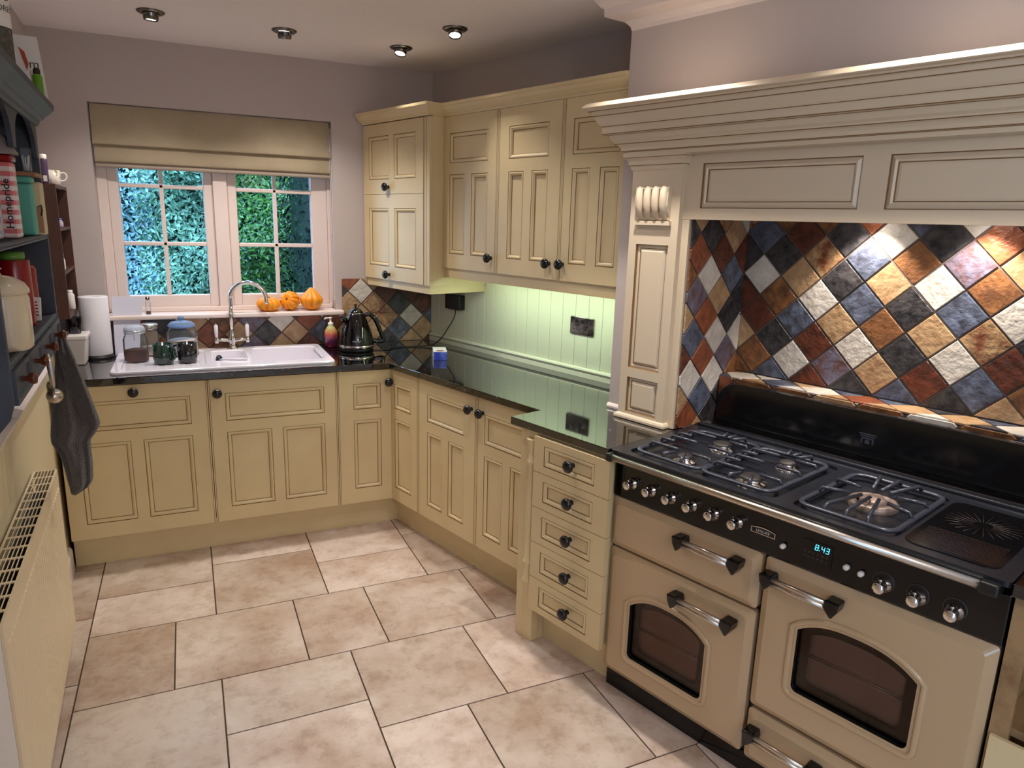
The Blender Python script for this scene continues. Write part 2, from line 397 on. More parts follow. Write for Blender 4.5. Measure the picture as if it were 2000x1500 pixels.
fl.box(-1.75, 2.45, -5.3, 1.0, -0.06, -0.003, M_GROUT)
for (a, b, c, d) in rects:
    x0, x1, y1, y0 = FX0 + a * U + g, FX0 + b * U - g, FY0 - c * U - g, FY0 - d * U + g
    fl.add([(x0, y0, 0), (x1, y0, 0), (x1, y1, 0), (x0, y1, 0), (x0, y0, -.005), (x1, y0, -.005), (x1, y1, -.005), (x0, y1, -.005)],
           [(0, 1, 2, 3), (0, 4, 5, 1), (1, 5, 6, 2), (2, 6, 7, 3), (3, 7, 4, 0)], M_FLOOR)
struct(fl.build('floor', base=(0, 0, 0)))
struct(MB().box(-1.75, 2.5, -5.4, 1.0, CEIL, CEIL + 0.08, M_CEIL).build('ceiling', base=(0, 0, CEIL)))
WX0, WX1, WZ0, WZ1 = -1.312, -0.140, 1.085, 2.155
wb = MB().plate([(-1.72, 0), (0.56, 0), (0.56, CEIL), (-1.72, CEIL)], [[(WX0, WZ0), (WX1, WZ0), (WX1, WZ1), (WX0, WZ1)]], XZ, YB, YB + 0.24, M_WALL)
struct(wb.build('wall_back', base=(0, YB, 0)))
struct(MB().box(-5.0, 0.1, 0.0, 0.12, 0.985, CEIL, M_WALL).box(-5.0, 0.1, 0.0, 0.12, 0, 0.985, M_LOWWALL).build('wall_left', fr='L', base=(0, 0, 0)))
struct(MB().box(-0.72, 5.3, AW, AW + 0.12, 0, CEIL, M_WALL).build('wall_right', fr='R', base=(0, AW, 0)))
struct(MB().box(-1.75, 2.5, -5.4, -5.3, 0, CEIL, M_WALL).build('wall_front', base=(0, -5.3, 0)))
AB = 0.275; BX0, BX1 = 1.265, 3.155      # chimney breast, niche between 1.63 and 2.79
br = MB().prism([(BX0, AB), (1.63, AB), (1.63, AW), (BX0, AW)], 0, CEIL, M_WALL)
br.prism([(2.80, AB), (BX1, AB), (BX1, AW), (2.80, AW)], 0, CEIL, M_WALL)
br.box(1.63, 2.80, AB, AW, 1.72, CEIL, M_WALL)
struct(br.build('wall_breast', fr='R', base=(2.2, AB, 0)))
crown = [(0, 2.338), (0.004, 2.352), (0.020, 2.369), (0.028, 2.371), (0.060, 2.380), (0.073, 2.385), (0.074, 2.410), (0.084, 2.416), (0.094, 2.430), (0.112, 2.448), (0.116, CEIL)]
struct(MB().sweep([(BX0, AW), (BX0, AB), (BX1, AB), (BX1, AW)], crown, M_TRIMW).build('trim_1', fr='R', base=(2.2, AB, 2.338)))
# dado rail and skirting on the left wall
dado = [(0, 0.945), (0.008, 0.950), (0.010, 0.958), (0.018, 0.962), (0.020, 0.972), (0.030, 0.978), (0.032, 0.990), (0.018, 0.994), (0, 0.998)]
struct(MB().sweep([(-5.0, 0), (-0.66, 0)], dado, M_TRIMW).build('trim_2', fr='L', base=(-2, 0, 0.945)))
struct(MB().sweep([(-5.0, 0), (-0.62, 0)], [(0, 0), (0.018, 0), (0.018, 0.10), (0.012, 0.115), (0, 0.12)], M_TRIMW).build('baseboard_left', fr='L', base=(-2, 0, 0)))
# grooved boarding and its bead along the right wall above the worktop
pb = MB(); x = -0.495; XE = 1.262
while x < XE - 1e-3:
    x2 = min(x + 0.088, XE)
    pb.box(x + 0.0011, x2 - 0.0011, 0.607, AW - 0.001, 0.905, 1.42, M_BEAD); x = x2
pb.box(-0.495, XE, 0.612, AW - 0.0005, 0.905, 1.42, M_BEAD)
struct(pb.build('trim_3', fr='R', base=(0.4, 0.61, 0.905), bevel=0.0015, seg=1))
struct(MB().sweep([(-0.49, 0.606), (XE, 0.606)], [(0, 0.9105), (0.014, 0.9105), (0.014, 0.934), (0.008, 0.936), (0.016, 0.940), (0.019, 0.947), (0.016, 0.954), (0.006, 0.957), (0, 0.957)], M_BEAD).build('trim_4', fr='R', base=(0.4, 0.6, 0.9105)))

# ================================================================== WINDOW
win = bpy.data.objects.new('window_1', None); COL.objects.link(win); win['_b'] = (-0.726, 0.76, 1.112); win.location = (-0.726, 0.76, 1.112); struct(win)
WY = 0.742
fm = MB()
fm.box(WX0, -1.264, WY, WY + 0.06, 1.112, WZ1, M_FRAME); fm.box(-0.160, WX1, WY, WY + 0.06, 1.112, WZ1, M_FRAME)
fm.box(-0.766, -0.695, WY - 0.014, WY + 0.06, 1.135, WZ1, M_FRAME); fm.box(-1.264, -0.160, WY, WY + 0.06, WZ1 - 0.05, WZ1, M_FRAME)
fm.box(-1.30, -0.150, WY - 0.02, WY + 0.06, 1.112, 1.137, M_FRAME)
fm.build('window_frame', win, bevel=0.004)
for (x0, x1, g0, g1, gb) in ((-1.264, -0.766, -1.215, -0.813, -1.017), (-0.695, -0.160, -0.647, -0.249, -0.447)):
    cs = MB(); y0, y1 = WY + 0.006, WY + 0.05
    cs.box(x0, g0, y0, y1, 1.137, 2.105, M_FRAME); cs.box(g1, x1, y0, y1, 1.137, 2.105, M_FRAME)
    cs.box(g0, g1, y0, y1, 1.137, 1.200, M_FRAME); cs.box(g0, g1, y0, y1, 2.055, 2.105, M_FRAME)
    c = cs.build('casement', win, bevel=0.005)
    gbm = MB().box(gb - 0.0105, gb + 0.0105, y0 + 0.004, y1 - 0.008, 1.2, 2.055, M_FRAME)
    for z in (1.474, 1.771): gbm.box(g0, g1, y0 + 0.004, y1 - 0.008, z - 0.0105, z + 0.0105, M_FRAME)
    gbm.build('glazing_bar', c, bevel=0.004)
    MB().box(g0 - 0.004, g1 + 0.004, WY + 0.032, WY + 0.036, 1.196, 2.06, M_PANE).build('pane', c)
sl = MB().box(WX0 + 0.002, WX1 - 0.002, YB, WY + 0.05, 1.0855, 1.112, M_FRAME).box(-1.36, -0.106, 0.585, YB - 0.0005, 1.088, 1.112, M_FRAME)
sl.build('window_sill', win, bevel=0.007, seg=3)

# ================================================================== OUTSIDE
def leaves(name, n, fn, mt, size):
    b = MB()
    for i in range(n):
        p, nr = fn(); nr = (Vector(nr) + 0.75 * Vector((random.uniform(-1, 1), random.uniform(-1, 1), random.uniform(-1, 1)))).normalized()
        t = nr.cross(Vector((random.uniform(-1, 1), random.uniform(-1, 1), random.uniform(-1, 1)))).normalized(); s = nr.cross(t)
        L = size * random.uniform(0.7, 1.35); W = L * 0.42; p = Vector(p)
        b.add([p - t * L, p + s * W - t * L * .2 + nr * W * .35, p + t * L, p - s * W - t * L * .2 + nr * W * .35], [(0, 1, 2), (0, 2, 3)], mt)
    return b
def hedge_pt(xa, xb):
    def f():
        x = random.uniform(xa, xb); z = random.uniform(0.75, 2.75)
        bump = 0.10 * math.sin(x * 5.1 + z * 2.3) + 0.08 * math.sin(z * 6.7 - x * 3.9) + 0.05 * math.sin(x * 13 + z * 11)
        return (x, 2.55 + bump + random.uniform(0, 0.08) + 0.14 * (z - 1.2), z), (-0.25, -1, 0.5)
    return f
hb = leaves('hedge', 8500, hedge_pt(-2.2, -1.12), M_LEAFB, 0.023)  # leaf tint runs blue to green by position, in place of reflected sky
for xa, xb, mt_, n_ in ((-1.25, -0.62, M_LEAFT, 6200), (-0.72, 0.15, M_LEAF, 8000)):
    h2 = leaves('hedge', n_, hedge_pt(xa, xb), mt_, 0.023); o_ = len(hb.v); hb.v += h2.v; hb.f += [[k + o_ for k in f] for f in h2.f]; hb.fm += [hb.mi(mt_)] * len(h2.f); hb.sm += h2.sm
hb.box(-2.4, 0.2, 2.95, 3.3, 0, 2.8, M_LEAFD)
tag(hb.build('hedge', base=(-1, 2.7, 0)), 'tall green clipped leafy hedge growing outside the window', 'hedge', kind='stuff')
def shrub_pt():
    t = random.uniform(0, 2 * PI); z = random.uniform(0.4, 3.4); r = 0.50 + random.uniform(-0.05, 0.05)
    return (0.20 + r * math.cos(t), 1.68 + r * math.sin(t), z), (math.cos(t), math.sin(t), 0.3)
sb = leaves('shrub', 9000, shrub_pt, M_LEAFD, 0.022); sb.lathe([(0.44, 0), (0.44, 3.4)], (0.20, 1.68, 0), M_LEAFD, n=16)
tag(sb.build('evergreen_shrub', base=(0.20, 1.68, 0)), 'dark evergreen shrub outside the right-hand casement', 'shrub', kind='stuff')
struct(MB().box(-4, 4, 0.92, 8, -0.06, -0.01, M_LEAFD).build('trim_5', base=(0, 3, -0.06)))

# ================================================================== ROMAN BLIND
bl = thing('roman_blind', 'taupe fabric roman blind half drawn over the kitchen window', 'blind', 'B', (-0.726, 0.70, 1.83))
fb = MB(); NX = 40
def cloth(x0, x1, prof, mt):
    vs = []; fs = []; n = len(prof)
    for i in range(NX + 1):
        x = x0 + (x1 - x0) * i / NX
        for (y, z) in prof:
            w = 0.004 * math.sin(x * 9 + z * 4) + 0.003 * math.sin(x * 23 + z * 17)
            vs.append((x, y + w, z))
    for i in range(NX):
        for j in range(n - 1): fs.append((i * n + j, i * n + j + 1, (i + 1) * n + j + 1, (i + 1) * n + j))
    return vs, fs, mt
fb.add(*cloth(-1.305, -0.146, [(0.690, 2.150), (0.686, 2.08), (0.682, 2.02), (0.672, 1.985), (0.663, 1.966), (0.667, 1.959), (0.692, 1.963)], M_FABRIC), smooth=True)
fb.build('upper_fold', bl)
fb = MB(); fb.add(*cloth(-1.303, -0.147, [(0.692, 1.985), (0.684, 1.955), (0.678, 1.91), (0.672, 1.882), (0.676, 1.876), (0.695, 1.876)], M_FABRIC), smooth=True)
fb.build('lower_fold', bl)
fb = MB(); fb.add(*cloth(-1.301, -0.148, [(0.690, 1.885), (0.684, 1.866), (0.680, 1.852), (0.690, 1.850), (0.705, 1.852)], M_FABHEM), smooth=True)
fb.build('hem', bl)
MB().box(-1.305, -0.146, 0.702, 0.724, 2.128, 2.153, M_FRAME).build('headrail', bl)
MB().tube([(-0.1425, 0.672, 2.12), (-0.1425, 0.670, 1.6), (-0.1425, 0.668, 1.2), (-0.1445, 0.664, 1.168), (-0.148, 0.66, 1.160), (-0.152, 0.66, 1.17), (-0.153, 0.668, 1.2), (-0.151, 0.672, 1.6), (-0.149, 0.676, 2.12)], 0.0016, M_PLASTW, 6).build('cord', bl)

# ================================================================== DIAMOND WALL TILES
def tile_grid(b, x0, z0, h, key, u0, u1, v0, v1, pm, d_tile, seedrow='WCKORBGMP'):
    rnd = random.Random(3)
    i0, i1 = int((u0 - x0) / h) - 2, int((u1 - x0) / h) + 2; j0, j1 = int((v0 - z0) / h) - 2, int((v1 - z0) / h) + 2
    par = key.get('parity', 0)
    for i in range(i0, i1 + 1):
        for j in range(j0, j1 + 1):
            if (i + j - par) % 2: continue
            c = key.get((i, j)) or seedrow[rnd.randrange(len(seedrow))]
            cu, cv, r = x0 + i * h, z0 + j * h, h - 0.0042
            poly = [(cu, cv - r), (cu + r, cv), (cu, cv + r), (cu - r, cv)]
            for (ax, lim, sgn) in ((0, u0, 1), (0, u1, -1), (1, v0, 1), (1, v1, -1)):   # clip
                out = []
                for k in range(len(poly)):
                    p, q = poly[k], poly[(k + 1) % len(poly)]; ip, iq = (p[ax] - lim) * sgn >= 0, (q[ax] - lim) * sgn >= 0
                    if ip: out.append(p)
                    if ip != iq:
                        t = (lim - p[ax]) / (q[ax] - p[ax]); out.append((p[0] + t * (q[0] - p[0]), p[1] + t * (q[1] - p[1])))
                poly = out
                if not poly: break
            if len(poly) < 3: continue
            n = len(poly); mx = sum(p[0] for p in poly) / n; my = sum(p[1] for p in poly) / n
            ins = [(mx + (p[0] - mx) * 0.965, my + (p[1] - my) * 0.965) for p in poly]
            vs = [pm(p[0], p[1], 0.0) for p in poly] + [pm(p[0], p[1], d_tile * 0.65) for p in poly] + [pm(p[0], p[1], d_tile) for p in ins]
            fs = [(k, (k + 1) % n, n + (k + 1) % n, n + k) for k in range(n)] + [(n + k, n + (k + 1) % n, 2 * n + (k + 1) % n, 2 * n + k) for k in range(n)]
            fs.append(tuple(2 * n + k for k in range(n)))
            b.add(vs, fs, TILE[c])
H = 0.0765
back_key = {'parity': 1, (0, 1): 'K', (1, 0): 'W', (0, -1): 'B', (2, -1): 'C', (-2, 1): 'M', (-3, 2): 'W', (-4, 1): 'C', (-5, 2): 'K', (-4, 3): 'O', (-1, 0): 'M', (-1, -2): 'K', (1, -2): 'C', (3, 0): 'B',
            (2, 1): 'R', (1, 2): 'R', (-1, 2): 'R', (0, 3): 'G', (-3, 0): 'C', (-2, -1): 'C', (-10, -1): 'K', (-8, -1): 'C', (-9, -2): 'C', (-9, 0): 'W', (-7, 0): 'O', (-7, -2): 'R', (-6, -1): 'B', (-5, 0): 'O', (-5, -2): 'R',
            (-4, -1): 'C', (-11, 0): 'P', (-11, -2): 'P', (-12, -1): 'C', (-14, -1): 'O', (-13, 0): 'G', (-13, -2): 'G', (-15, 0): 'C', (-15, -2): 'C', (-16, -1): 'K', (-17, 0): 'K', (-17, -2): 'M', (-18, -1): 'C'}
bt = MB(); pmb = lambda u, v, d: (u, YB - 0.004 - d, v)
bt.box(-1.50, 0.452, YB - 0.004, YB - 0.0005, 0.911, 1.086, M_TGROUT).box(-0.104, 0.452, YB - 0.004, YB - 0.0005, 1.087, 1.29, M_TGROUT)
tile_grid(bt, 0.236, 1.065, H, back_key, -1.50, 0.452, 0.912, 1.0865, pmb, 0.006)
tile_grid(bt, 0.236, 1.065, H, back_key, -0.104, 0.452, 1.0875, 1.29, pmb, 0.006)
tag(bt.build('tile_splashback', base=(0, YB, 0.911)), 'diamond stone tiles on the window wall behind sink and kettle', 'wall tiles')
nk = {'parity': 0}
for s in ('-6,2W -4,2C -3,1W -3,3M -2,2K -1,3B -1,1B -2,0C -2,4K -1,5O 0,4W 0,2C 1,3G 1,1K 0,0G -1,-1W -3,-1R -4,0B -5,-1K -6,0R -5,1G -6,-2G -4,-2W -5,3K -4,4R -6,4B -2,-2P 0,-2C -1,-3K 1,-1K 2,0C 3,1B 2,2W 3,3P '
          '2,4K 1,5B 3,5W 4,4O 4,2G 5,3C 5,1W 4,0M 3,-1W 2,-2R 1,-3B 4,-2B 5,-1R 3,-3K 5,-3C 6,0K -5,-3B -3,-3R -7,-1C -7,-3G -5,5G -3,5G -7,1R -7,3K 5,5K 6,2R 6,4G 6,-2G 7,1B 7,3W 7,-1O 8,0C 8,2K').split():
    ij, c = s[:-1], s[-1]; i, j = ij.split(','); nk[(int(i), int(j))] = c
NB = 0.596; LEDZ = 1.092; LEDA = 0.474
nt_ = MB(); pmn = lambda u, v, d: (u, NB - d, v)
nt_.box(1.632, 2.798, NB, AW - 0.001, LEDZ - 0.004, 1.719, M_TGROUT)
tile_grid(nt_, 2.165, 1.325, 0.076, nk, 1.638, 2.792, LEDZ + 0.004, 1.719, pmn, 0.007)
tag(nt_.build('tile_splashback', fr='R', base=(2.2, NB, LEDZ - 0.004)), 'large diamond stone tiles on the back of the cooker niche', 'wall tiles')
sk = {'parity': 0, (0, 0): 'O', (0, 2): 'W', (1, 1): 'C', (1, -1): 'W', (-1, -3): 'W', (-1, 1): 'P', (2, 0): 'K', (-1, -1): 'B', (0, -2): 'O', (0, -4): 'B', (2, -2): 'P', (1, -3): 'W', (2, 2): 'B', (-1, 3): 'O', (0, 4): 'K', (1, 3): 'R',
      (2, 4): 'C', (3, 1): 'K', (3, -1): 'W', (3, 3): 'R', (-2, 0): 'C', (-2, -2): 'R', (-2, 2): 'G', (-2, -4): 'C', (-1, -5): 'O', (1, -5): 'K', (-2, 4): 'K', (2, -4): 'K', (-1, 5): 'C'}
SB = 1.634
ns_ = MB(); pms = lambda u, v, d: (SB + d, u, v)
ns_.box(1.6305, SB, 0.222, NB - 0.002, 0.912, 1.70, M_TGROUT)
tile_grid(ns_, 0.354, 1.322, 0.0755, sk, 0.222, NB - 0.009, 0.913, 1.70, pms, 0.006)
tag(ns_.build('tile_splashback', fr='R', base=(SB, 0.4, 0.912)), 'diamond tiles on the left cheek of the cooker niche', 'wall tiles')
rs_ = MB(); pmr = lambda u, v, d: (2.796 - d, u, v)
rs_.box(2.796, 2.7995, 0.222, NB - 0.002, 0.912, 1.70, M_TGROUT)
tile_grid(rs_, 0.354, 1.322, 0.0755, {}, 0.222, NB - 0.009, 0.913, 1.70, pmr, 0.006)
tag(rs_.build('tile_splashback', fr='R', base=(2.796, 0.4, 0.912)), 'diamond tiles on the right cheek of the cooker niche', 'wall tiles')
lk = {}
ld = MB(); ld.box(1.642, 2.788, LEDA + 0.006, NB - 0.009, 0.911, LEDZ - 0.006, M_TGROUT)
lk2 = {'parity': 0, (-6, 0): 'W', (-5, 1): 'W', (-4, 0): 'B', (-3, 1): 'C', (-2, 0): 'W', (-1, 1): 'B', (0, 0): 'O', (1, 1): 'B', (2, 0): 'C', (3, 1): 'K', (4, 0): 'C', (5, 1): 'B', (-5, -1): 'C', (-3, -1): 'W', (-1, -1): 'C', (1, -1): 'C', (3, -1): 'W', (6, 0): 'W'}
tile_grid(ld, 2.165, 0.53, 0.076, lk2, 1.643, 2.787, LEDA + 0.004, NB - 0.0095, lambda u, v, d: (u, v, LEDZ - 0.006 + d), 0.006)
tile_grid(ld, 2.165, 1.0, 0.076, {(-6, 0): 'R', (-7, 1): 'O', (-5, 1): 'G'}, 1.643, 2.787, 0.912, LEDZ - 0.006, lambda u, v, d: (u, LEDA + 0.006 - d, v), 0.006)
tag(ld.build('tiled_ledge', fr='R', base=(2.2, 0.53, 0.911)), 'low tiled ledge running behind the cooker splashback', 'tiled ledge')

# ================================================================== CABINETS
KN = [(0.010, 0), (0.008, -0.012), (0.013, -0.016), (0.0205, -0.021), (0.0228, -0.027), (0.0215, -0.033), (0.016, -0.038), (0.008, -0.041), (0.0, -0.0417)]
def knob(parent, x, y, z, n=20): return MB().lathe(KN, (x, y, z), M_KNOB, 'y', n).build('knob', parent)
def grooves(b, xs, z0, z1, y):
    for x in xs: b.box(x - 0.0011, x + 0.0011, y - 0.0006, y + 0.001, z0, z1, M_GLAZE)
ZD0, ZD1 = 0.151, 0.872
def base_pans(x0, x1): # three-panel door layout: one wide on top, two tall below
    w = x1 - x0; mid = (x0 + x1) / 2; g_ = 0.026
    return [(x0, x1, 0.665, 0.803), (x0, mid - g_, 0.223, 0.609), (mid + g_, x1, 0.223, 0.609)]
def door(parent, x0, x1, z0, z1, y, pans, kn=None, gr=(), name='door'):
    b = MB().panels(x0, x1, z0, z1, y, pans, M_CREAM, 0.021)
    grooves(b, gr, z0, z1, y); d = b.build(name, parent)
    if kn: knob(d, kn[0], y, kn[1])
    return d
DY = 0.020; GP = 0.0016
c1 = thing('base_cabinet', 'cream base cabinet at left end, partly behind the grey towel', 'cabinet', 'B', (-1.18, 0.33, ZD0))
MB().box(-1.49, -0.874, DY + 0.0225, 0.63, ZD0, 0.878, M_CREAM).build('carcass', c1)
door(c1, -1.488, -0.872 - GP, ZD0, ZD1, DY, base_pans(-1.420, -0.950), (-1.182, 0.840), (-0.880,))
c2 = thing('base_cabinet', 'cream base cabinet with a single door under the sink bowls', 'cabinet', 'B', (-0.57, 0.33, ZD0))
MB().box(-0.870, -0.268, DY + 0.0225, 0.63, ZD0, 0.70, M_CREAM).build('carcass', c2)
door(c2, -0.872 + GP, -0.2656 - GP, ZD0, ZD1, DY, base_pans(-0.798, -0.332), (-0.832, 0.808), (-0.864, -0.2735))
c3 = thing('corner_cabinet', 'cream corner base cabinet with hinged double-leaf door in the corner', 'cabinet', 'B', (0.2, 0.3, ZD0))
q = [(-0.264, DY + 0.0225)] + [tuple(wR(*p)) for p in ((0.045, -0.001), (0.045, -0.236), (0.60, -0.236))]
q = [(-0.264, DY + 0.0225), (0.048, DY + 0.0225)] + [tuple(wR(*p)) for p in ((0.045, -0.236), (0.605, -0.236))] + [(0.44, 0.63), (-0.264, 0.63)]
MB().prism(q, ZD0, 0.70, M_CREAM).build('carcass', c3)
door(c3, -0.2656 + GP, 0.0146, ZD0, ZD1, DY, [(-0.184, -0.040, 0.668, 0.804), (-0.184, -0.040, 0.232, 0.608)], (-0.003, 0.808), (-0.258,))
# second leaf lies in the right-hand frame, so build it there and carry it over
b_ = MB().panels(-0.0142, 0.2397 - GP, ZD0, ZD1, DY, [(0.019, 0.172, 0.666, 0.800), (0.019, 0.172, 0.224, 0.609)], M_CREAM, 0.021)
grooves(b_, (0.232,), ZD0, ZD1, DY)
A_ = FR['R'][1]; ca, sa = math.cos(A_), math.sin(A_)
b_.v = [(p[0] * ca - p[1] * sa, p[0] * sa + p[1] * ca, p[2]) for p in b_.v]
b_.build('door', c3)
c4 = thing('base_cabinet', 'cream double-door base cabinet right of the corner under the worktop', 'cabinet', 'R', (0.7, 0.3, ZD0))
MB().box(0.242, 1.189, DY + 0.0225, 0.60, ZD0, 0.878, M_CREAM).build('carcass', c4)
door(c4, 0.2397 + GP, 0.7135 - GP, ZD0, ZD1, DY, base_pans(0.320, 0.622), (0.675, 0.808), (0.247, 0.7045))
door(c4, 0.7135 + GP, 1.189, ZD0, ZD1, DY, base_pans(0.770, 1.078), (0.757, 0.807), (0.7225,))
# drawer stack with turned post
DA = -0.163
c5 = thing('drawer_cabinet', 'cream five-drawer stack with turned corner post beside the cooker', 'drawers', 'R', (1.42, 0.05, 0))
MB().box(1.289, 1.640, DA + 0.023, 0.255, 0.158, 0.878, M_CREAM).box(1.193, 1.2885, DA + 0.06, 0.015, 0.0, 0.878, M_CREAM).build('carcass', c5)
MB().box(1.2895, 1.640, DA + 0.087, DA + 0.107, 0, 0.158, M_CREAM).build('plinth', c5)
zs = [0.871, 0.733, 0.592, 0.4485, 0.3025, 0.159]
for k in range(5):
    z1, z0 = zs[k], zs[k + 1]
    d = MB().panels(1.288, 1.658, z0 + 0.0012, z1 - 0.0012, DA, [(1.342, 1.592, z0 + 0.030, z1 - 0.029)], M_CREAM, 0.022).build('drawer', c5)
    knob(d, 1.490 + 0.002 * k, DA, (z0 + z1) / 2 + 0.008)
MB().box(1.193, 1.234, DA + 0.021, DA + 0.0595, 0, 0.878, M_CREAM).box(1.2345, 1.2875, DA + 0.021, DA + 0.0595, 0, 0.262, M_CREAM).box(1.2345, 1.2875, DA + 0.021, DA + 0.0595, 0.848, 0.878, M_CREAM).build('post', c5, bevel=0.002)
tp = [(0.023, 0.262), (0.024, 0.272), (0.019, 0.280), (0.018, 0.330), (0.024, 0.340), (0.024, 0.350), (0.018, 0.358), (0.019, 0.40), (0.0195, 0.60), (0.0165, 0.745), (0.022, 0.752), (0.022, 0.762), (0.017, 0.770), (0.016, 0.800), (0.019, 0.812), (0.022, 0.83), (0.023, 0.848)]
MB().lathe(tp, (1.2615, DA + 0.018, 0), M_CREAM, n=24).build('turned_column', c5)
# plinths under the other units
tag(MB().box(-1.49, 0.088, 0.075, 0.095, 0, 0.150, M_CREAM).build('plinth_board', base=(-0.7, 0.085, 0)), 'pale cream plinth board under the sink-side base cabinets', 'plinth')
tag(MB().box(-0.062, 1.190, 0.0756, 0.0956, 0, 0.150, M_CREAM).build('plinth_board', fr='R', base=(0.56, 0.085, 0)), 'pale cream plinth board under the corner and double-door cabinets', 'plinth')

# ------------------------------------------------------------------ wall cabinets
UA = 0.31; UZ0, UZ1 = 1.398, 2.146
def up_pans(x0, x1):
    mid = (x0 + x1) / 2; g_ = 0.027
    return [(x0, x1, 1.922, 2.065), (x0, mid - g_, 1.472, 1.867), (mid + g_, x1, 1.472, 1.867)]
w1 = thing('wall_cabinet', 'cream single-door wall cabinet next to the deeper corner unit', 'cabinet', 'R', (0.25, 0.46, UZ0))
MB().box(0.043, 0.474, UA + 0.0225, AW - 0.012, UZ0, 2.15, M_CREAM).build('carcass', w1)
door(w1, 0.043, 0.4745 - GP, UZ0, UZ1, UA, up_pans(0.095, 0.400), (0.437, 1.468), (0.465,))
w2 = thing('wall_cabinet', 'cream double-door wall cabinet beside the chimney breast', 'cabinet', 'R', (0.87, 0.46, UZ0))
MB().box(0.4755, 1.2635, UA + 0.0225, AW - 0.012, UZ0, 2.15, M_CREAM).build('carcass', w2)
door(w2, 0.4745 + GP, 0.900 - GP, UZ0, UZ1, UA, up_pans(0.551, 0.813), (0.842, 1.467), (0.484, 0.891))
door(w2, 0.900 + GP, 1.2635, UZ0, UZ1, UA, up_pans(0.958, 1.216), (0.926, 1.468), (0.909,))
EA = 0.22
w3 = thing('wall_cabinet', 'deeper cream wall cabinet with two stacked doors in the corner by the window', 'cabinet', 'R', (-0.3, 0.42, 1.262))
bk = lambda a: -(YB - a * math.sin(TH)) / math.cos(TH) + 0.0015       # X where the window wall cuts depth a
MB().prism([(0.041, EA + 0.0225), (0.041, AW - 0.0145), (bk(AW - 0.0145) + .001, AW - 0.0145), (bk(EA + 0.0225) + .001, EA + 0.0225)], 1.302, 2.15, M_CREAM).build('carcass', w3)
e0 = bk(EA) + 0.008
door(w3, e0, -0.010, 1.772, UZ1 - 0.004, EA, [(-0.551, -0.339, 1.850, 2.078), (-0.288, -0.078, 1.850, 2.078)], (-0.344, 1.808))
door(w3, e0, -0.010, 1.304, 1.770, EA, [(-0.556, -0.345, 1.378, 1.696), (-0.288, -0.078, 1.378, 1.696)], (-0.346, 1.334))
b = MB().box(-0.009, 0.041, EA + 0.004, EA + 0.022, 1.302, 2.143, M_CREAM); grooves(b, (-0.0085, 0.012), 1.302, 2.143, EA + 0.004); b.build('stile', w3)
b = MB().sweep([(e0 - 0.004, EA + 0.012), (0.036, EA + 0.012), (0.036, 0.600)], [(-0.016, 1.302), (0, 1.302), (0, 1.258), (-0.016, 1.258)], M_CREAM)
b.build('pelmet', w3)
corn = [(-0.02, 2.147), (0.004, 2.147), (0.006, 2.155), (0.012, 2.157), (0.022, 2.163), (0.034, 2.174), (0.042, 2.187), (0.048, 2.190), (0.048, 2.203), (-0.02, 2.204)]
tag(MB().sweep([(e0 - 0.002, EA), (0.041, EA), (0.041, UA), (1.2635, UA)], corn, M_CREAM).build('cabinet_cornice', fr='R', base=(0.4, UA, 2.147)), 'cream cornice moulding along the tops of the wall cabinets', 'cornice')
tag(MB().box(0.0415, 1.2635, UA + 0.010, UA + 0.028, 1.346, 1.3975, M_CREAM).build('light_pelmet', fr='R', base=(0.65, UA + 0.02, 1.346)), 'cream pelmet rail hiding the strip light under the wall cabinets', 'pelmet')
st = thing('strip_light', 'glowing fluorescent strip light under the wall cabinets', 'light', 'R', (0.68, 0.40, 1.36))
MB().box(0.16, 1.20, 0.382, 0.418, 1.378, 1.3975, M_PLASTW).build('housing', st)
MB().tube([(0.17, 0.40, 1.370), (1.19, 0.40, 1.370)], 0.008, M_TUBE, 10).build('tube', st)
def lamp(kind, name, parent, p, power, col, **kw):
    l = bpy.data.lights.new(name, kind); l.energy = power; l.color = col
    for k, v in kw.items(): setattr(l, k, v)
    o = bpy.data.objects.new(name, l); COL.objects.link(o); o.parent = parent
    b = parent['_b']; o.location = (p[0] - b[0], p[1] - b[1], p[2] - b[2]); return o
lamp('AREA', 'strip_lamp', st, (0.68, 0.40, 1.358), W_STRIP, (0.75, 1.0, 0.76), shape='RECTANGLE', size=1.0, size_y=0.03)

# ------------------------------------------------------------------ worktop and sink
hole = [(-1.235, 0.115), (-0.300, 0.115), (-0.300, 0.575), (-1.235, 0.575)]
out = [(-1.505, 0.0), (0.0, 0.0)] + [tuple(wR(*p)) for p in ((0, -1.1435), (-0.157, -1.1435), (-0.157, -1.641), (0.268, -1.641), (0.268, -1.2585), (0.6045, -1.2585), (0.6045, 0.505))] + [(0.45, 0.653), (-1.505, 0.653)]
wt = MB().plate(out, [hole], XY, 0.880, 0.910, M_GRAN)
tag(wt.build('worktop', base=(0, 0.3, 0.88), bevel=0.0025), 'L-shaped polished black granite worktop round sink and corner', 'worktop')
SZ = 0.9115
sk_ = thing('kitchen_sink', 'white ceramic one-and-a-half bowl sink with drainer set in black granite', 'sink', 'B', (-0.765, 0.335, 0.75))
souter = rrect(-1.272, -0.262, 0.075, 0.602, 0.035); B1 = rrect(-0.632, -0.292, 0.150, 0.555, 0.045); B2 = rrect(-0.838, -0.668, 0.225, 0.520, 0.035); DR = rrect(-1.235, -0.865, 0.115, 0.560, 0.04)
s = MB()
s.plate(souter, [B1, B2, DR], XY, 0.922, 0.9225, M_CERAM)
n = len(souter)
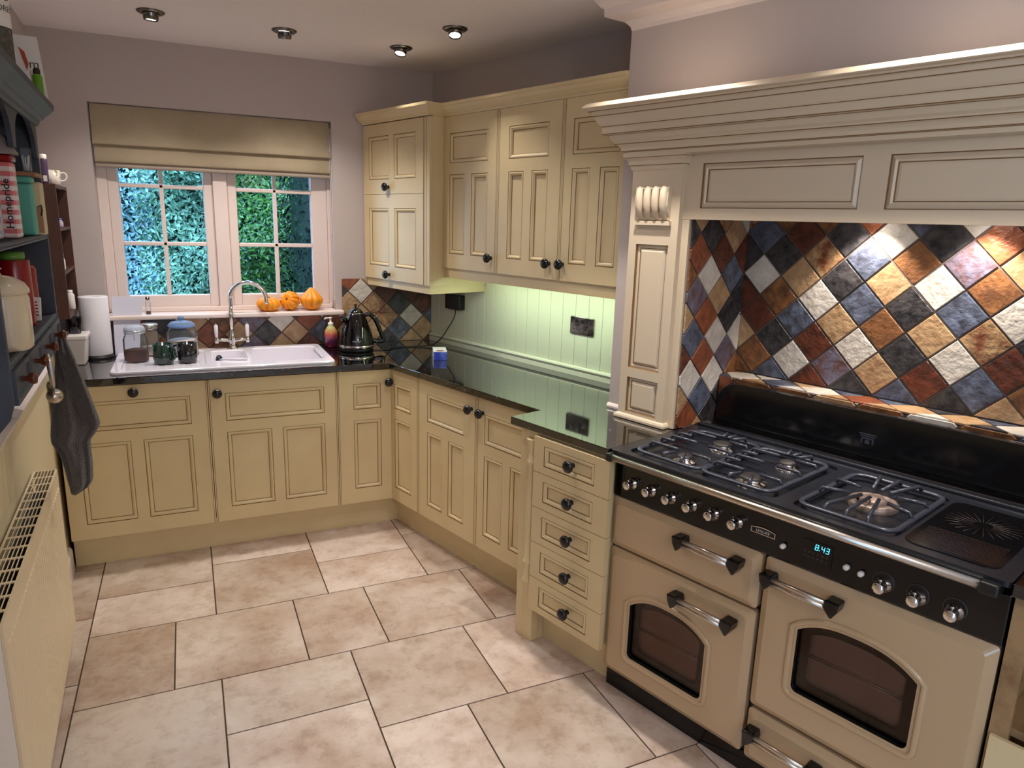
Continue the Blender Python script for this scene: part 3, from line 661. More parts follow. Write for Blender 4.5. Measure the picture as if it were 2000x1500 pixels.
def rim(o, z0, g, z1, mt=M_CERAM, cx=None, cy=None):   # wall between a loop and the same loop grown or shrunk by g
    mx = sum(p[0] for p in o) / len(o); my = sum(p[1] for p in o) / len(o)
    hx = max(p[0] for p in o) - mx; hy = max(p[1] for p in o) - my
    o2 = [(mx + (p[0] - mx) * (hx + g) / hx, my + (p[1] - my) * (hy + g) / hy) for p in o]; k = len(o)
    s.add([(p[0], p[1], z0) for p in o] + [(p[0], p[1], z1) for p in o2], [(i, (i + 1) % k, k + (i + 1) % k, k + i) for i in range(k)], mt, True)
    return o2
o2 = rim(souter, 0.9225, 0.004, 0.919); rim(o2, 0.919, 0.001, SZ - 0.0008)
MBsink = s
s.build('sink_top', sk_)
for nm, lp, dz in (('main_bowl', B1, 0.755), ('half_bowl', B2, 0.80), ('drainer', DR, 0.917)):
    s = MB(); a = rim(lp, 0.9225, -0.006, 0.917 if dz < 0.9 else 0.9185)
    if dz < 0.9:
        a = rim(a, 0.917, -0.012, dz + 0.03); a = rim(a, dz + 0.03, -0.03, dz)
        mx = sum(p[0] for p in a) / len(a); my = sum(p[1] for p in a) / len(a)
        s.add([(p[0], p[1], dz) for p in a], [tuple(range(len(a)))], M_CERAM)
        s.lathe([(0.035, 0.0005), (0.035, 0.003), (0.026, 0.003), (0.0, 0.001)], (mx, my, dz), M_STEEL, n=20)
    else:
        s.add([(p[0], p[1], 0.9185) for p in a], [tuple(range(len(a)))], M_CERAM)
        for k in range(9): s.box(-1.20 + k * 0.038, -1.192 + k * 0.038, 0.15, 0.52, 0.9185, 0.9205, M_CERAM)
    s.build(nm, sk_)
# tap
tx, ty = -0.722, 0.573; tz = 0.9225
tp_ = thing('mixer_tap', 'chrome swan-neck mixer tap with two white ceramic levers at the sink', 'tap', 'B', (tx, ty, tz))
MB().lathe([(0.030, 0), (0.030, 0.006), (0.020, 0.010), (0.018, 0.03), (0.022, 0.045), (0.022, 0.052), (0.016, 0.064), (0.013, 0.085), (0.0125, 0.10)], (tx, ty, tz), M_CHROME).build('body', tp_)
arc = [(tx, ty, tz + 0.09), (tx, ty, 1.10), (tx + 0.001, ty, 1.19)]
for k in range(13):
    t = PI - (PI + 0.12) * k / 12; arc.append((tx + 0.092 + 0.092 * math.cos(t), ty - 0.03 * k / 12, 1.19 + 0.092 * math.sin(t)))
arc.append((arc[-1][0] + 0.002, ty - 0.031, 1.165))
MB().tube(arc, 0.0115, M_CHROME, 14).build('spout', tp_)
for sx in (-1, 1):
    a = MB().tube([(tx + sx * 0.012, ty, tz + 0.043), (tx + sx * 0.05, ty, tz + 0.048), (tx + sx * 0.076, ty, tz + 0.047)], [0.013, 0.009, 0.008], M_CHROME, 12)
    a.lathe([(0.011, -0.016), (0.014, -0.006), (0.014, 0.008), (0.009, 0.016)], (tx + sx * 0.078, ty, tz + 0.047), M_CHROME, n=16).build('valve', tp_)
    MB().lathe([(0.006, 0.012), (0.0085, 0.022), (0.0105, 0.050), (0.0105, 0.078), (0.0075, 0.084)], (tx + sx * 0.079, ty, tz + 0.047), M_CERAM, n=16).lathe([(0.004, 0.084), (0.005, 0.09), (0.0, 0.095)], (tx + sx * 0.079, ty, tz + 0.047), M_CHROME, n=10).build('lever', tp_)
# ================================================================== MANTEL HOOD OVER THE COOKER
hd = thing('mantel_hood', 'cream mantel hood with deep stepped cornice and panelled frieze over the cooker', 'cooker hood', 'R', (2.21, 0.2, 0.912))
PX0, PX1, QX0, QX1 = 1.385, 1.600, 2.830, 3.045
FA = 0.212
path = [(PX0, AB - 0.0005), (PX0, 0.19), (QX1, 0.19), (QX1, AB - 0.0005)]
MB().sweep(path, [(-0.02, 2.040), (0.132, 2.040), (0.140, 2.0425), (0.1415, 2.0455), (0.140, 2.049), (0.129, 2.060), (0.124, 2.062), (0.108, 2.0625), (-0.03, 2.062)], M_HOOD).build('mantel_shelf', hd)
corp = [(0.128, 2.040), (0.124, 2.034), (0.114, 2.032), (0.112, 2.018), (0.108, 2.015), (0.105, 2.008), (0.094, 1.990), (0.088, 1.984), (0.086, 1.983), (0.086, 1.958), (0.068, 1.956), (0.066, 1.950), (0.060, 1.938), (0.052, 1.931), (0.051, 1.925), (0.042, 1.920), (0.036, 1.913), (0.034, 1.901), (0.028, 1.899), (0.028, 1.885), (-0.02, 1.883), (-0.02, 2.040), (0.128, 2.040)]
cb = MB().sweep(path, corp, M_HOOD)
for k in (1, 3, 7, 9, 10, 14, 17, 18):        # antique glaze caught in the steps
    w, z = corp[k]
    cb.sweep(path, [(w + 0.0004, z + 0.0013), (w + 0.0008, z), (w + 0.0002, z - 0.0013)], M_GLAZE)
cb.build('cornice', hd)
# frieze: panelled board with plain rails
fz = MB(); pr_ = [(0.0025, 0.006, M_GLAZE), (0.014, -0.002, M_HOOD), (0.020, 0.002, M_HOOD), (0.0225, 0.007, M_GLAZE), (0.030, 0.005, M_HOOD)]
fz.panels(PX1, QX0, 1.668, 1.900, FA, [(1.667, 2.193, 1.705, 1.852), (2.267, 2.793 - 0.03, 1.705, 1.852)], M_HOOD, 0.06, rings=pr_)
fz.build('frieze', hd)
for (x0, x1, sx) in ((PX0, PX1, 1), (QX0, QX1, -1)):
    mx = (x0 + x1) / 2
    b = MB().panels(x0, x1, 0.9125, 1.885, 0.19, [(mx - 0.072, mx + 0.072, 0.940, 1.077), (mx - 0.072, mx + 0.072, 1.114, 1.576)], M_HOOD, 0.084,
                    rings=[(0.0025, 0.010, M_GLAZE), (0.007, 0.009, M_HOOD), (0.013, 0.011, M_HOOD), (0.0155, 0.012, M_GLAZE), (0.025, 0.004, M_HOOD)])
    pl_ = b.build('pilaster', hd)
    foot = [(-0.004, 0.9122), (0.012, 0.9122), (0.012, 0.920), (0.008, 0.927), (0.003, 0.930), (-0.002, 0.931)]
    MB().sweep([(x0, AB - 0.001), (x0, 0.19), (x1 if sx > 0 else x1, 0.19), (x1, 0.212)], foot, M_HOOD).build('foot_moulding', pl_)
    cap = [(-0.004, 1.895), (0.027, 1.895), (0.027, 1.878), (0.020, 1.873), (0.014, 1.868), (0.013, 1.852), (0.008, 1.848), (0.005, 1.838), (0.0, 1.832), (-0.004, 1.83)]
    b = MB().sweep([(x0, AB - 0.001), (x0, 0.19), (x1, 0.19), (x1, 0.215)], cap, M_HOOD)
    for (w, z) in ((0.027, 1.878), (0.013, 1.852)): b.sweep([(x0, AB - 0.001), (x0, 0.19), (x1, 0.19), (x1, 0.215)], [(w + .0003, z + .001), (w + .0008, z), (w, z - .001)], M_GLAZE)
    b.build('capital', pl_)
    # fluted corbel
    prof = [(0.190, 1.776), (0.172, 1.776), (0.168, 1.770), (0.170, 1.758), (0.167, 1.735), (0.168, 1.712), (0.174, 1.690), (0.181, 1.672), (0.182, 1.664), (0.190, 1.660)]
    cbm = MB().plate([(p[0], p[1]) for p in prof], [], lambda u, v, d: (d, u, v), mx - 0.072, mx + 0.072, M_HOOD)
    for k in range(4):
        cx = mx - 0.0525 + 0.035 * k
        cbm.tube([(cx, 0.176, 1.774), (cx, 0.171, 1.762), (cx, 0.170, 1.740), (cx, 0.170, 1.715), (cx, 0.176, 1.692), (cx, 0.183, 1.675), (cx, 0.187, 1.668)], [0.012, 0.0155, 0.0158, 0.0155, 0.0145, 0.012, 0.007], M_HOOD, 12)
    for k in range(3):
        cx = mx - 0.035 + 0.035 * k; cbm.box(cx - 0.0014, cx + 0.0014, 0.1655, 0.17, 1.69, 1.768, M_GLAZE)
    cbm.box(mx - 0.078, mx + 0.078, 0.176, 0.19, 1.645, 1.660, M_HOOD)
    cbm.build('corbel', pl_)
MB().box(PX1 + 0.0005, 1.6295, FA, AB - 0.0005, 0.9125, 1.667, M_HOOD).build('jamb_strip', hd)
MB().box(2.8005, QX0 - 0.0005, FA, AB - 0.0005, 0.9125, 1.667, M_HOOD).build('jamb_strip', hd)
MB().box(1.637, 2.793, FA + 0.0605, NB - 0.009, 1.7005, 1.7185, M_HOOD).build('hood_canopy', hd)
for x in (2.105, 2.432):
    MB().lathe([(0.036, 1.700), (0.036, 1.694), (0.030, 1.692)], (x, 0.508, 0), M_CHROME, n=20, caps=False).lathe([(0.029, 1.695), (0.0, 1.695)], (x, 0.508, 0), M_BULB, n=20, caps=False).build('hood_light', hd)
    l = lamp('SPOT', 'hood_lamp', hd, (x, 0.508, 1.690), W_HOOD, (1.0, 0.90, 0.80), spot_size=1.7, spot_blend=0.5, shadow_soft_size=0.02); l.rotation_euler = (0.22, 0, 0)
# little foot moulding where the breast meets the worktop
struct(MB().sweep([(1.262, AB), (1.3835, AB)], [(-0.0005, 0.9108), (0.012, 0.9108), (0.012, 0.919), (0.006, 0.927), (-0.0005, 0.929)], M_TRIMW).build('trim_6', fr='R', base=(1.32, AB, 0.9108)))

# ================================================================== RANGE COOKER
CK = thing('range_cooker', 'cream and black twin-oven range cooker with gas hob and ceramic plate', 'cooker', 'R', (2.215, 0.13, 0))
CX0, CX1, CA = 1.6445, 2.787, -0.118
MB().box(CX0 + 0.002, CX1 - 0.002, CA + 0.03, 0.40, 0.07, 0.895, M_BLACKM).build('body', CK)
MB().box(CX0 + 0.004, CX1 - 0.004, CA + 0.022, CA + 0.045, 0.0, 0.0695, M_BLACK).build('plinth', CK)
MB().box(CX0, CX1, CA, CA + 0.0295, 0.742, 0.868, M_BLACK).build('control_panel', CK, bevel=0.003)
hp = [(0.0, 0), (0.0, 0)]
hb_ = MB(); hb_.plate(rrect(CX0, CX1, -0.150, 0.402, 0.012), [rrect(1.690, 2.215, -0.118, 0.300, 0.03), rrect(2.262, 2.532, -0.118, 0.300, 0.03)], XY, 0.897, 0.911, M_HOBG)
hb_.build('hob_top', CK, bevel=0.003)
MB().box(1.688, 2.217, -0.120, 0.302, 0.8955, 0.9005, M_HOBG).box(2.260, 2.534, -0.120, 0.302, 0.8955, 0.9005, M_HOBG).build('hob_wells', CK)
MB().box(CX0 + 0.002, CX1 - 0.002, 0.345, 0.366, 0.9112, 0.921, M_HOBG).build('rear_trim', CK, bevel=0.004)
# grid slots along the back
vs_ = MB()
for k in range(6):
    x = 1.72 + k * 0.175
    for j in range(2): vs_.box(x, x + 0.13, 0.371 + j * 0.006, 0.374 + j * 0.006, 0.9112, 0.9145, M_STEEL)
vs_.build('rear_vent', CK)
spl = [(CX0 + 0.035, 0.912), (CX1 - 0.035, 0.912), (CX1 - 0.035, 1.03)]
for k in range(7): t = PI / 2 * k / 6; spl.append((CX1 - 0.085 + 0.05 * math.cos(t), 1.03 + 0.05 * math.sin(t)))
for k in range(7): t = PI / 2 + PI / 2 * k / 6; spl.append((CX0 + 0.115 + 0.08 * math.cos(t), 1.0 + 0.08 * math.sin(t)))
spb = MB().plate(spl, [], XZ, 0.412, 0.442, M_BLACK).build('splashback', CK, bevel=0.008, seg=3)
em = MB()
for k in range(3): em.box(2.212 + 0.004 * k, 2.266 - 0.004 * k, 0.4105, 0.4125, 1.006 - 0.007 * k, 1.010 - 0.007 * k, M_IRON)
em.box(2.219, 2.224, 0.4105, 0.4125, 0.978, 0.992, M_IRON).box(2.232, 2.246, 0.4105, 0.4125, 0.976, 0.989, M_IRON).box(2.254, 2.259, 0.4105, 0.4125, 0.978, 0.992, M_IRON)
em.build('emblem', spb)
# towel rail
RZ = 0.888
rl = MB().tube([(1.662, -0.160, RZ), (2.735, -0.160, RZ)], 0.0115, M_STEEL, 16).build('hand_rail', CK)
for x0, x1 in ((1.6445, 1.664), (2.733, 2.772)):
    MB().box(x0, x1, -0.174, -0.121, RZ - 0.015, RZ + 0.014, M_BLACKM).build('rail_end', rl, bevel=0.005)
# controls
def gas_knob(x, z, dial=False):
    if dial:
        k_ = MB().lathe([(0.0265, -0.0005), (0.0265, -0.002), (0.0232, -0.002), (0.0232, -0.0005)], (x, CA, z), M_BURN, 'y', 28).build('dial_ring', CK)
    b = MB().lathe([(0.020, -0.001), (0.020, -0.004), (0.0125, -0.006), (0.0118, -0.022), (0.0145, -0.025), (0.0148, -0.034), (0.0125, -0.037), (0.0, -0.038)], (x, CA, z - (0.008 if dial else 0.004)), M_CHROME, 'y', 24)
    b.tube([(x, CA - 0.012, z + 0.004), (x, CA - 0.026, z + 0.012)], [0.005, 0.0042], M_CHROME, 8)
    b.build('control_knob', CK)
for x in (1.722, 1.800, 1.878, 1.956, 2.034, 2.113): gas_knob(x, 0.808)
for x in (2.526, 2.605, 2.686): gas_knob(x, 0.792, True)
for x, z in ((2.262, 0.788), (2.436, 0.796), (2.473, 0.793)):
    MB().lathe([(0.0095, 0), (0.0095, -0.004), (0.0075, -0.005)], (x, CA, z), M_BLACKM, 'y', 16).lathe([(0.0075, -0.004), (0.0075, -0.013), (0.006, -0.016), (0, -0.017)], (x, CA, z), M_PLASTW, 'y', 16).build('push_button', CK)
pm_ = lambda cx, cz, y: (lambda u, v: (cx + u, y, cz + v))
bd = MB(); arcp = [(2.160, 0.796), (2.235, 0.796), (2.235, 0.812)] + [(2.235 - 0.075 * k / 8, 0.812 + 0.006 * math.sin(PI * k / 8)) for k in range(1, 8)] + [(2.160, 0.812)]
bd.plate(arcp, [], XZ, CA - 0.004, CA - 0.0005, M_CHROME)
mcx, mcz = 2.1975, 0.805
inner = [(mcx + (p[0] - mcx) * 0.93, mcz + (p[1] - mcz) * 0.72) for p in arcp]; bd.plate(inner, [], XZ, CA - 0.0046, CA - 0.004, M_BLACK)
bd.text('LEISURE', 0.0105, pm_(mcx, mcz + 0.0005, CA - 0.0049), M_GOLD, squeeze=1.15); bd.build('badge', CK)
dp = MB().box(2.315, 2.395, CA - 0.002, CA - 0.0005, 0.766, 0.832, M_BLACK)
for r in range(2):
    for k in range(6): dp.box(2.318 + 0.012 * k, 2.324 + 0.012 * k, CA - 0.0025, CA - 0.002, 0.795 - 0.013 * r, 0.8 - 0.013 * r, M_BURN)
dp = dp.build('clock_panel', CK)
SEG = {'8': 'abcdefg', '4': 'bcfg', '3': 'abcdg'}
ck = MB()
def digit(x, z, s, w=0.0075, h=0.015, t=0.0017):
    S = {'a': (0, h, w, h), 'g': (0, h / 2, w, h / 2), 'd': (0, 0, w, 0), 'f': (0, h / 2, 0, h), 'e': (0, 0, 0, h / 2), 'b': (w, h / 2, w, h), 'c': (w, 0, w, h / 2)}
    for q_ in SEG[s]:
        x0, z0, x1, z1 = S[q_]; sh = 0.12
        p = [(x0, z0), (x1, z1)]; dx, dz = (0, t / 2) if z0 == z1 else (t / 2, 0)
        pts = [(x0 - dx, z0 - dz), (x1 + (0 if dx else 0) - (dx if dx else 0), z1 + (-dz if dz else 0)), (x1 + dx, z1 + dz), (x0 + dx, z0 + dz)]
        if dz: pts = [(x0, z0 - dz), (x1, z1 - dz), (x1, z1 + dz), (x0, z0 + dz)]
        ck.add([(x + u + sh * v, CA - 0.003, z + v) for u, v in pts], [(0, 1, 2, 3)], M_CLOCK)
digit(2.348, 0.810, '8'); digit(2.3645, 0.810, '4'); digit(2.377, 0.810, '3')
ck.box(2.3585, 2.3605, CA - 0.003, CA - 0.0025, 0.810, 0.812, M_CLOCK); ck.build('clock_digits', dp)
# doors and drawers
def pillow(x0, x1, z0, z1, hole=None):
    b = MB(); y0, y1 = CA - 0.002, CA + 0.028; ch = 0.022
    o = rrect(x0, x1, z0, z1, 0.012, 4); i_ = rrect(x0 + ch, x1 - ch, z0 + ch, z1 - ch, 0.014, 4); k = len(o)
    b.add([(p[0], y1, p[1]) for p in o] + [(p[0], y0 + 0.008, p[1]) for p in o] + [(p[0], y0 - 0.006, p[1]) for p in i_],
          [(j, (j + 1) % k, k + (j + 1) % k, k + j) for j in range(k)] + [(k + j, k + (j + 1) % k, 2 * k + (j + 1) % k, 2 * k + j) for j in range(k)], M_ENAMEL)
    pts = list(i_); loops = [i_]
    if hole: loops.append(hole)
    allp = [p for l in loops for p in l]
    tri = tessellate_polygon([[Vector((p[0], p[1], 0)) for p in l] for l in loops])
    b.add([(p[0], y0 - 0.006, p[1]) for p in allp], [tuple(t) for t in tri], M_ENAMEL)
    if hole:
        h = len(hole); b.add([(p[0], y0 - 0.006, p[1]) for p in hole] + [(p[0], y0 + 0.012, p[1]) for p in hole], [(j, (j + 1) % h, h + (j + 1) % h, h + j) for j in range(h)], M_BLACKM)
    else: b.add([(p[0], y1, p[1]) for p in o], [tuple(range(k))], M_ENAMEL)
    return b
def arch(x0, x1, z0, zs, zt, g=0.0):
    x0 -= g; x1 += g; z0 -= g; zs += g * 0.4; zt += g; r = 0.018 + g * .5; pts = []
    for k in range(5): t = PI + PI / 2 * k / 4; pts.append((x0 + r + r * math.cos(t), z0 + r + r * math.sin(t)))
    for k in range(5): t = -PI / 2 + PI / 2 * k / 4; pts.append((x1 - r + r * math.cos(t), z0 + r + r * math.sin(t)))
    n_ = 20
    for k in range(n_ + 1):
        u = 1 - 2 * k / n_; pts.append(((x0 + x1) / 2 + u * (x1 - x0) / 2, zs + (zt - zs) * (1 - abs(u) ** 2.6)))
    return pts
def handle(par, x0, x1, z):
    h = MB()
    for dz in (0.0066, -0.0066): h.tube([(x0 + 0.02, -0.163, z + dz), (x1 - 0.02, -0.163, z + dz)], 0.0076, M_STEEL, 14)
    h = h.build('handle', par)
    for (xa, s_) in ((x0, 1), (x1, -1)):
        pts = [(xa, z + 0.016), (xa + s_ * 0.038, z + 0.018), (xa + s_ * 0.042, z - 0.006), (xa + s_ * 0.018, z - 0.032), (xa + s_ * 0.004, z - 0.008)]
        MB().plate(pts, [], XZ, -0.172, -0.1255, M_BLACK).build('bracket', h, bevel=0.005)
wd_ = pillow(1.6455, 2.2005, 0.560, 0.738).build('warming_drawer', CK); handle(wd_, 1.926, 2.160, 0.692)
for (x0, x1, z0, z1, hx, ar) in ((1.6455, 2.2005, 0.078, 0.552, (1.926, 2.158, 0.494), (1.755, 2.053, 0.174, 0.372, 0.420)),
                                 (2.2135, 2.785, 0.258, 0.738, (2.222, 2.448, 0.690), (2.333, 2.640, 0.376, 0.566, 0.612))):
    hole = arch(*ar); d = pillow(x0, x1, z0, z1, hole).build('oven_door', CK); handle(d, *hx)
    fr_ = arch(*ar, g=0.016)
    MB().tube([(p[0], CA - 0.0075, p[1]) for p in fr_], 0.0085, M_ENAMEL, 8, closed=True).build('window_frame', d)
    MB().plate(arch(*ar, g=0.003), [], XZ, CA + 0.006, CA + 0.009, M_OGLASS).build('window_glass', d)
    b = MB(); ax0, ax1, az0, az1, azt = ar; y0_, y1_ = CA + 0.0302, CA + 0.30
    MB().plate(arch(ax0, ax1, az0, az1, azt, g=0.012), [arch(ax0 + .03, ax1 - .03, az0 + .03, az1 - .01, azt - .03)], XZ, CA + 0.0105, CA + 0.0125, M_BLACK).build('glass_border', d)
    b.plate(arch(ax0, ax1, az0, az1, azt, g=0.006), [], XZ, CA + 0.024, CA + 0.0275, M_OVENIN)
    b.build('oven_liner', d)
    r_ = MB()
    for zz in (az0 + 0.11, az0 + 0.117): r_.tube([(ax0 + 0.01, CA + 0.0195, zz), (ax1 - 0.01, CA + 0.0195, zz)], 0.0012, M_STEEL, 6)
    r_.build('oven_shelf', d)
sd = pillow(2.2135, 2.785, 0.074, 0.245).build('storage_drawer', CK); handle(sd, 2.226, 2.455, 0.186)
# gas burners and pan supports
def burner(x, y, r, wok=False):
    if wok:
        b = MB().lathe([(0.066, 0.901), (0.066, 0.914), (0.060, 0.920), (0.046, 0.920), (0.044, 0.912)], (x, y, 0), M_WOK, n=32, caps=False).lathe([(0.036, 0.901), (0.036, 0.920), (0.030, 0.927), (0, 0.929)], (x, y, 0), M_WOK, n=28)
        for k in range(3):
            t = 2.1 * k + 0.4; b.box(x + 0.04 * math.cos(t) - 0.008, x + 0.04 * math.cos(t) + 0.008, y + 0.04 * math.sin(t) - 0.008, y + 0.04 * math.sin(t) + 0.008, 0.902, 0.919, M_WOK)
        b.build('wok_burner', CK); return
    o = MB().lathe([(r + 0.014, 0.901), (r + 0.012, 0.907), (r + 0.002, 0.910), (r, 0.917)], (x, y, 0), M_CHROME, n=28).build('burner', CK)
    MB().lathe([(r + 0.002, 0.9172), (r + 0.002, 0.921), (r - 0.004, 0.925), (0, 0.926)], (x, y, 0), M_BURN, n=28).build('burner_cap', o)
burner(1.858, -0.030, 0.024); burner(1.858, 0.185, 0.030); burner(2.095, -0.030, 0.033); burner(2.095, 0.185, 0.024); burner(2.403, 0.080, 0.0, True)
def support(x0, x1, y0, y1, bs, wok=False):
    b = MB(); z = 0.934; o = rrect(x0, x1, y0, y1, 0.035, 5)
    b.tube([(p[0], p[1], 0.9175) for p in o], 0.0085, M_IRON, 10, closed=True, flat=0.7)
    for (px, py) in ((x0 + 0.004, y0 + 0.05), (x1 - 0.004, y0 + 0.05), (x0 + 0.004, y1 - 0.05), (x1 - 0.004, y1 - 0.05)): b.box(px - 0.005, px + 0.005, py - 0.005, py + 0.005, 0.901, 0.9175, M_IRON)
    def fin(a, c): b.tube([(a[0], a[1], 0.918), (a[0] + (c[0] - a[0]) * .12, a[1] + (c[1] - a[1]) * .12, z), (c[0], c[1], z + 0.001)], 0.0056, M_IRON, 6)
    ym = (y0 + y1) / 2; mx = (x0 + x1) / 2
    if not wok:
        for (bx, by) in bs:
            lo, hi = (y0, ym) if by < ym else (ym, y1)
            fin((x0, by), (bx - 0.028, by)); fin((x1, by), (bx + 0.028, by))
            if lo == y0: fin((bx - 0.035, y0), (bx - 0.018, by - 0.03)); fin((bx + 0.035, y0), (bx + 0.018, by - 0.03))
            else: fin((bx - 0.035, y1), (bx - 0.018, by + 0.03)); fin((bx, y1), (bx, by + 0.034)); fin((bx + 0.04, y1), (bx + 0.02, by + 0.03))
        fin((x0, ym), (mx - 0.01, ym)); fin((x1, ym), (mx + 0.035, ym)); fin((x0, ym - 0.05), (x0 + 0.055, ym - 0.05)); fin((x0, ym + 0.05), (x0 + 0.055, ym + 0.05))
    else:
        bx, by = bs[0]
        for dx in (-0.058, 0.0, 0.058):
            fin((bx + dx, y0), (bx + dx * 0.4, by - 0.028)); fin((bx + dx, y1), (bx + dx * 0.4, by + 0.05))
        for dy in (-0.06, 0.05): fin((x0, by + dy), (bx - 0.05, by + dy * 0.6)); fin((x1, by + dy), (bx + 0.05, by + dy * 0.6))
    b.build('pan_support', CK)
support(1.712, 1.955, -0.103, 0.272, ((1.858, -0.030), (1.858, 0.185))); support(1.962, 2.192, -0.103, 0.272, ((2.095, -0.030), (2.095, 0.185)))
support(2.275, 2.524, -0.103, 0.272, ((2.403, 0.080),), True)
cp = MB().plate(rrect(2.546, 2.752, -0.112, 0.285, 0.035), [], XY, 0.9112, 0.9135, M_BLACK)
for k in range(13): cp.box(2.562, 2.738, -0.095 + 0.0105 * k, -0.0915 + 0.0105 * k, 0.9135, 0.9138, M_FAINT)
for k in range(24):
    t = 2 * PI * k / 24; cp.tube([(2.650 + 0.022 * math.cos(t), 0.150 + 0.022 * math.sin(t), 0.9136), (2.650 + 0.085 * math.cos(t), 0.150 + 0.085 * math.sin(t), 0.9136)], 0.0008, M_FAINT, 4)
cp.build('ceramic_plate', CK)
# units to the right of the cooker
rc = thing('base_cabinet', 'unpainted timber base unit with pale drawer right of the range cooker', 'cabinet', 'R', (3.05, 0.2, 0))
MB().box(2.7935, 2.832, CA + 0.0, CA + 0.02, 0.0, 0.878, M_PINE).box(2.7935, 2.812, CA + 0.021, 0.26, 0.0, 0.878, M_PINE).box(3.36, 3.40, CA, 0.26, 0.0, 0.878, M_PINE).box(2.8125, 3.3595, 0.10, 0.12, 0.0, 0.878, M_PINE).build('carcass', rc)
MB().box(2.8125, 3.3595, CA + 0.021, 0.0995, 0.53, 0.55, M_PINE).build('shelf', rc)
MB().panels(2.800, 3.355, 0.16, 0.530, CA - 0.012, [(2.86, 3.30, 0.22, 0.47)], M_CREAM, 0.011).build('drawer_front', rc)
tag(MB().box(2.7895, 3.42, -0.150, 0.268, 0.880, 0.910, M_GRAN).build('worktop', fr='R', base=(3.1, 0.05, 0.88), bevel=0.003), 'short black granite worktop right of the range cooker', 'worktop')

# ================================================================== SOCKET, PLUG, KETTLE AND SMALL THINGS
so = thing('wall_socket', 'dark chrome double socket on the green-lit boarding', 'socket', 'R', (0.79, 0.603, 1.115))
MB().box(0.712, 0.866, 0.598, 0.6055, 1.117, 1.203, mat('polished_nickel', (150, 146, 140), 0.16, 1.0, noise=((70, 66, 64), 16, 3, 0.42, 0.6))).build('plate', so, bevel=0.003)
for cx in (0.752, 0.826):
    MB().box(cx - 0.022 + 0.016 * (1 if cx < .79 else -1), cx - 0.006 + 0.016 * (1 if cx < .79 else -1), 0.5955, 0.5979, 1.172, 1.190, M_BLACKM).build('switch', so)
    ph = MB().box(cx - 0.003, cx + 0.003, 0.5968, 0.5979, 1.158, 1.168, M_BLACKM).box(cx - 0.015, cx - 0.008, 0.5968, 0.5979, 1.139, 1.144, M_BLACKM).box(cx + 0.008, cx + 0.015, 0.5968, 0.5979, 1.139, 1.144, M_BLACKM)
    ph.build('pin_holes', so)
pg = thing('kettle_plug', 'black plug and flex running from the boarding to the kettle', 'plug', 'R', (-0.21, 0.57, 0.912))
MB().box(-0.286, -0.146, 0.560, 0.6055, 1.131, 1.218, M_BLACKM).build('plug_body', pg, bevel=0.006)
def bp_(x, y, z): # world -> R frame
    c, s_ = math.cos(TH), math.sin(TH); return (-(-x * s_ + y * c), x * c + y * s_, z)
def smooth(pts, n=6):
    out = []; P = [Vector(p) for p in pts]; P = [2 * P[0] - P[1]] + P + [2 * P[-1] - P[-2]]
    for i in range(1, len(P) - 2):
        for k in range(n):
            t = k / n; a, b, c, d = P[i - 1], P[i], P[i + 1], P[i + 2]
            out.append(0.5 * ((2 * b) + (-a + c) * t + (2 * a - 5 * b + 4 * c - d) * t * t + (-a + 3 * b - 3 * c + d) * t ** 3))
    out.append(P[-2]); return out
MB().tube(smooth([(-0.197, 0.575, 1.131), (-0.196, 0.565, 1.09), (-0.205, 0.53, 1.03), (-0.23, 0.49, 0.96), (-0.27, 0.45, 0.922), (-0.32, 0.37, 0.9145), (-0.35, 0.26, 0.9145), bp_(0.09, 0.36, 0.9145), bp_(0.0, 0.375, 0.9145)]), 0.0034, M_BLACKM, 8).build('flex', pg)
kx, ky = -0.080, 0.405
kt = thing('electric_kettle', 'glossy black traditional electric kettle with chrome band on the granite corner', 'kettle', 'B', (kx, ky, 0.911))
MB().lathe([(0.088, 0.9112), (0.092, 0.914), (0.092, 0.926), (0.086, 0.930)], (kx, ky, 0), M_BLACKM, n=36).build('power_base', kt)
MB().lathe([(0.097, 0.931), (0.099, 0.934), (0.099, 0.945), (0.097, 0.948)], (kx, ky, 0), M_CHROME, n=36).build('chrome_band', kt)
MB().lathe([(0.097, 0.948), (0.0955, 0.965), (0.089, 1.0), (0.077, 1.04), (0.062, 1.08), (0.047, 1.108), (0.040, 1.118)], (kx, ky, 0), M_KETTLE, n=40).build('body', kt)
ld_ = MB().lathe([(0.0405, 1.1185), (0.042, 1.122), (0.040, 1.125), (0.030, 1.138), (0.016, 1.148), (0.007, 1.152)], (kx, ky, 0), M_KETTLE, n=30).build('lid', kt)
MB().lathe([(0.0055, 1.152), (0.004, 1.158), (0.009, 1.163), (0.008, 1.169), (0, 1.172)], (kx, ky, 0), M_BLACK, n=16).build('lid_knob', ld_)
MB().lathe([(0.0415, 1.118), (0.043, 1.1205), (0.0415, 1.123)], (kx, ky, 0), M_CHROME, n=30, caps=False).build('lid_ring', ld_)
MB().tube(smooth([(kx + 0.045, ky, 1.107), (kx + 0.075, ky - 0.004, 1.112), (kx + 0.105, ky - 0.008, 1.085), (kx + 0.130, ky - 0.01, 1.03), (kx + 0.150, ky - 0.012, 0.972), (kx + 0.140, ky - 0.012, 0.957), (kx + 0.105, ky - 0.008, 0.962), (kx + 0.093, ky - 0.005, 0.966)]), 0.0095, M_KETTLE, 10, flat=1.3).build('handle', kt)
MB().tube([(kx - 0.052, ky - 0.02, 1.072), (kx - 0.082, ky - 0.034, 1.098), (kx - 0.092, ky - 0.038, 1.112)], [0.022, 0.013, 0.010], M_KETTLE, 12).build('spout', kt)
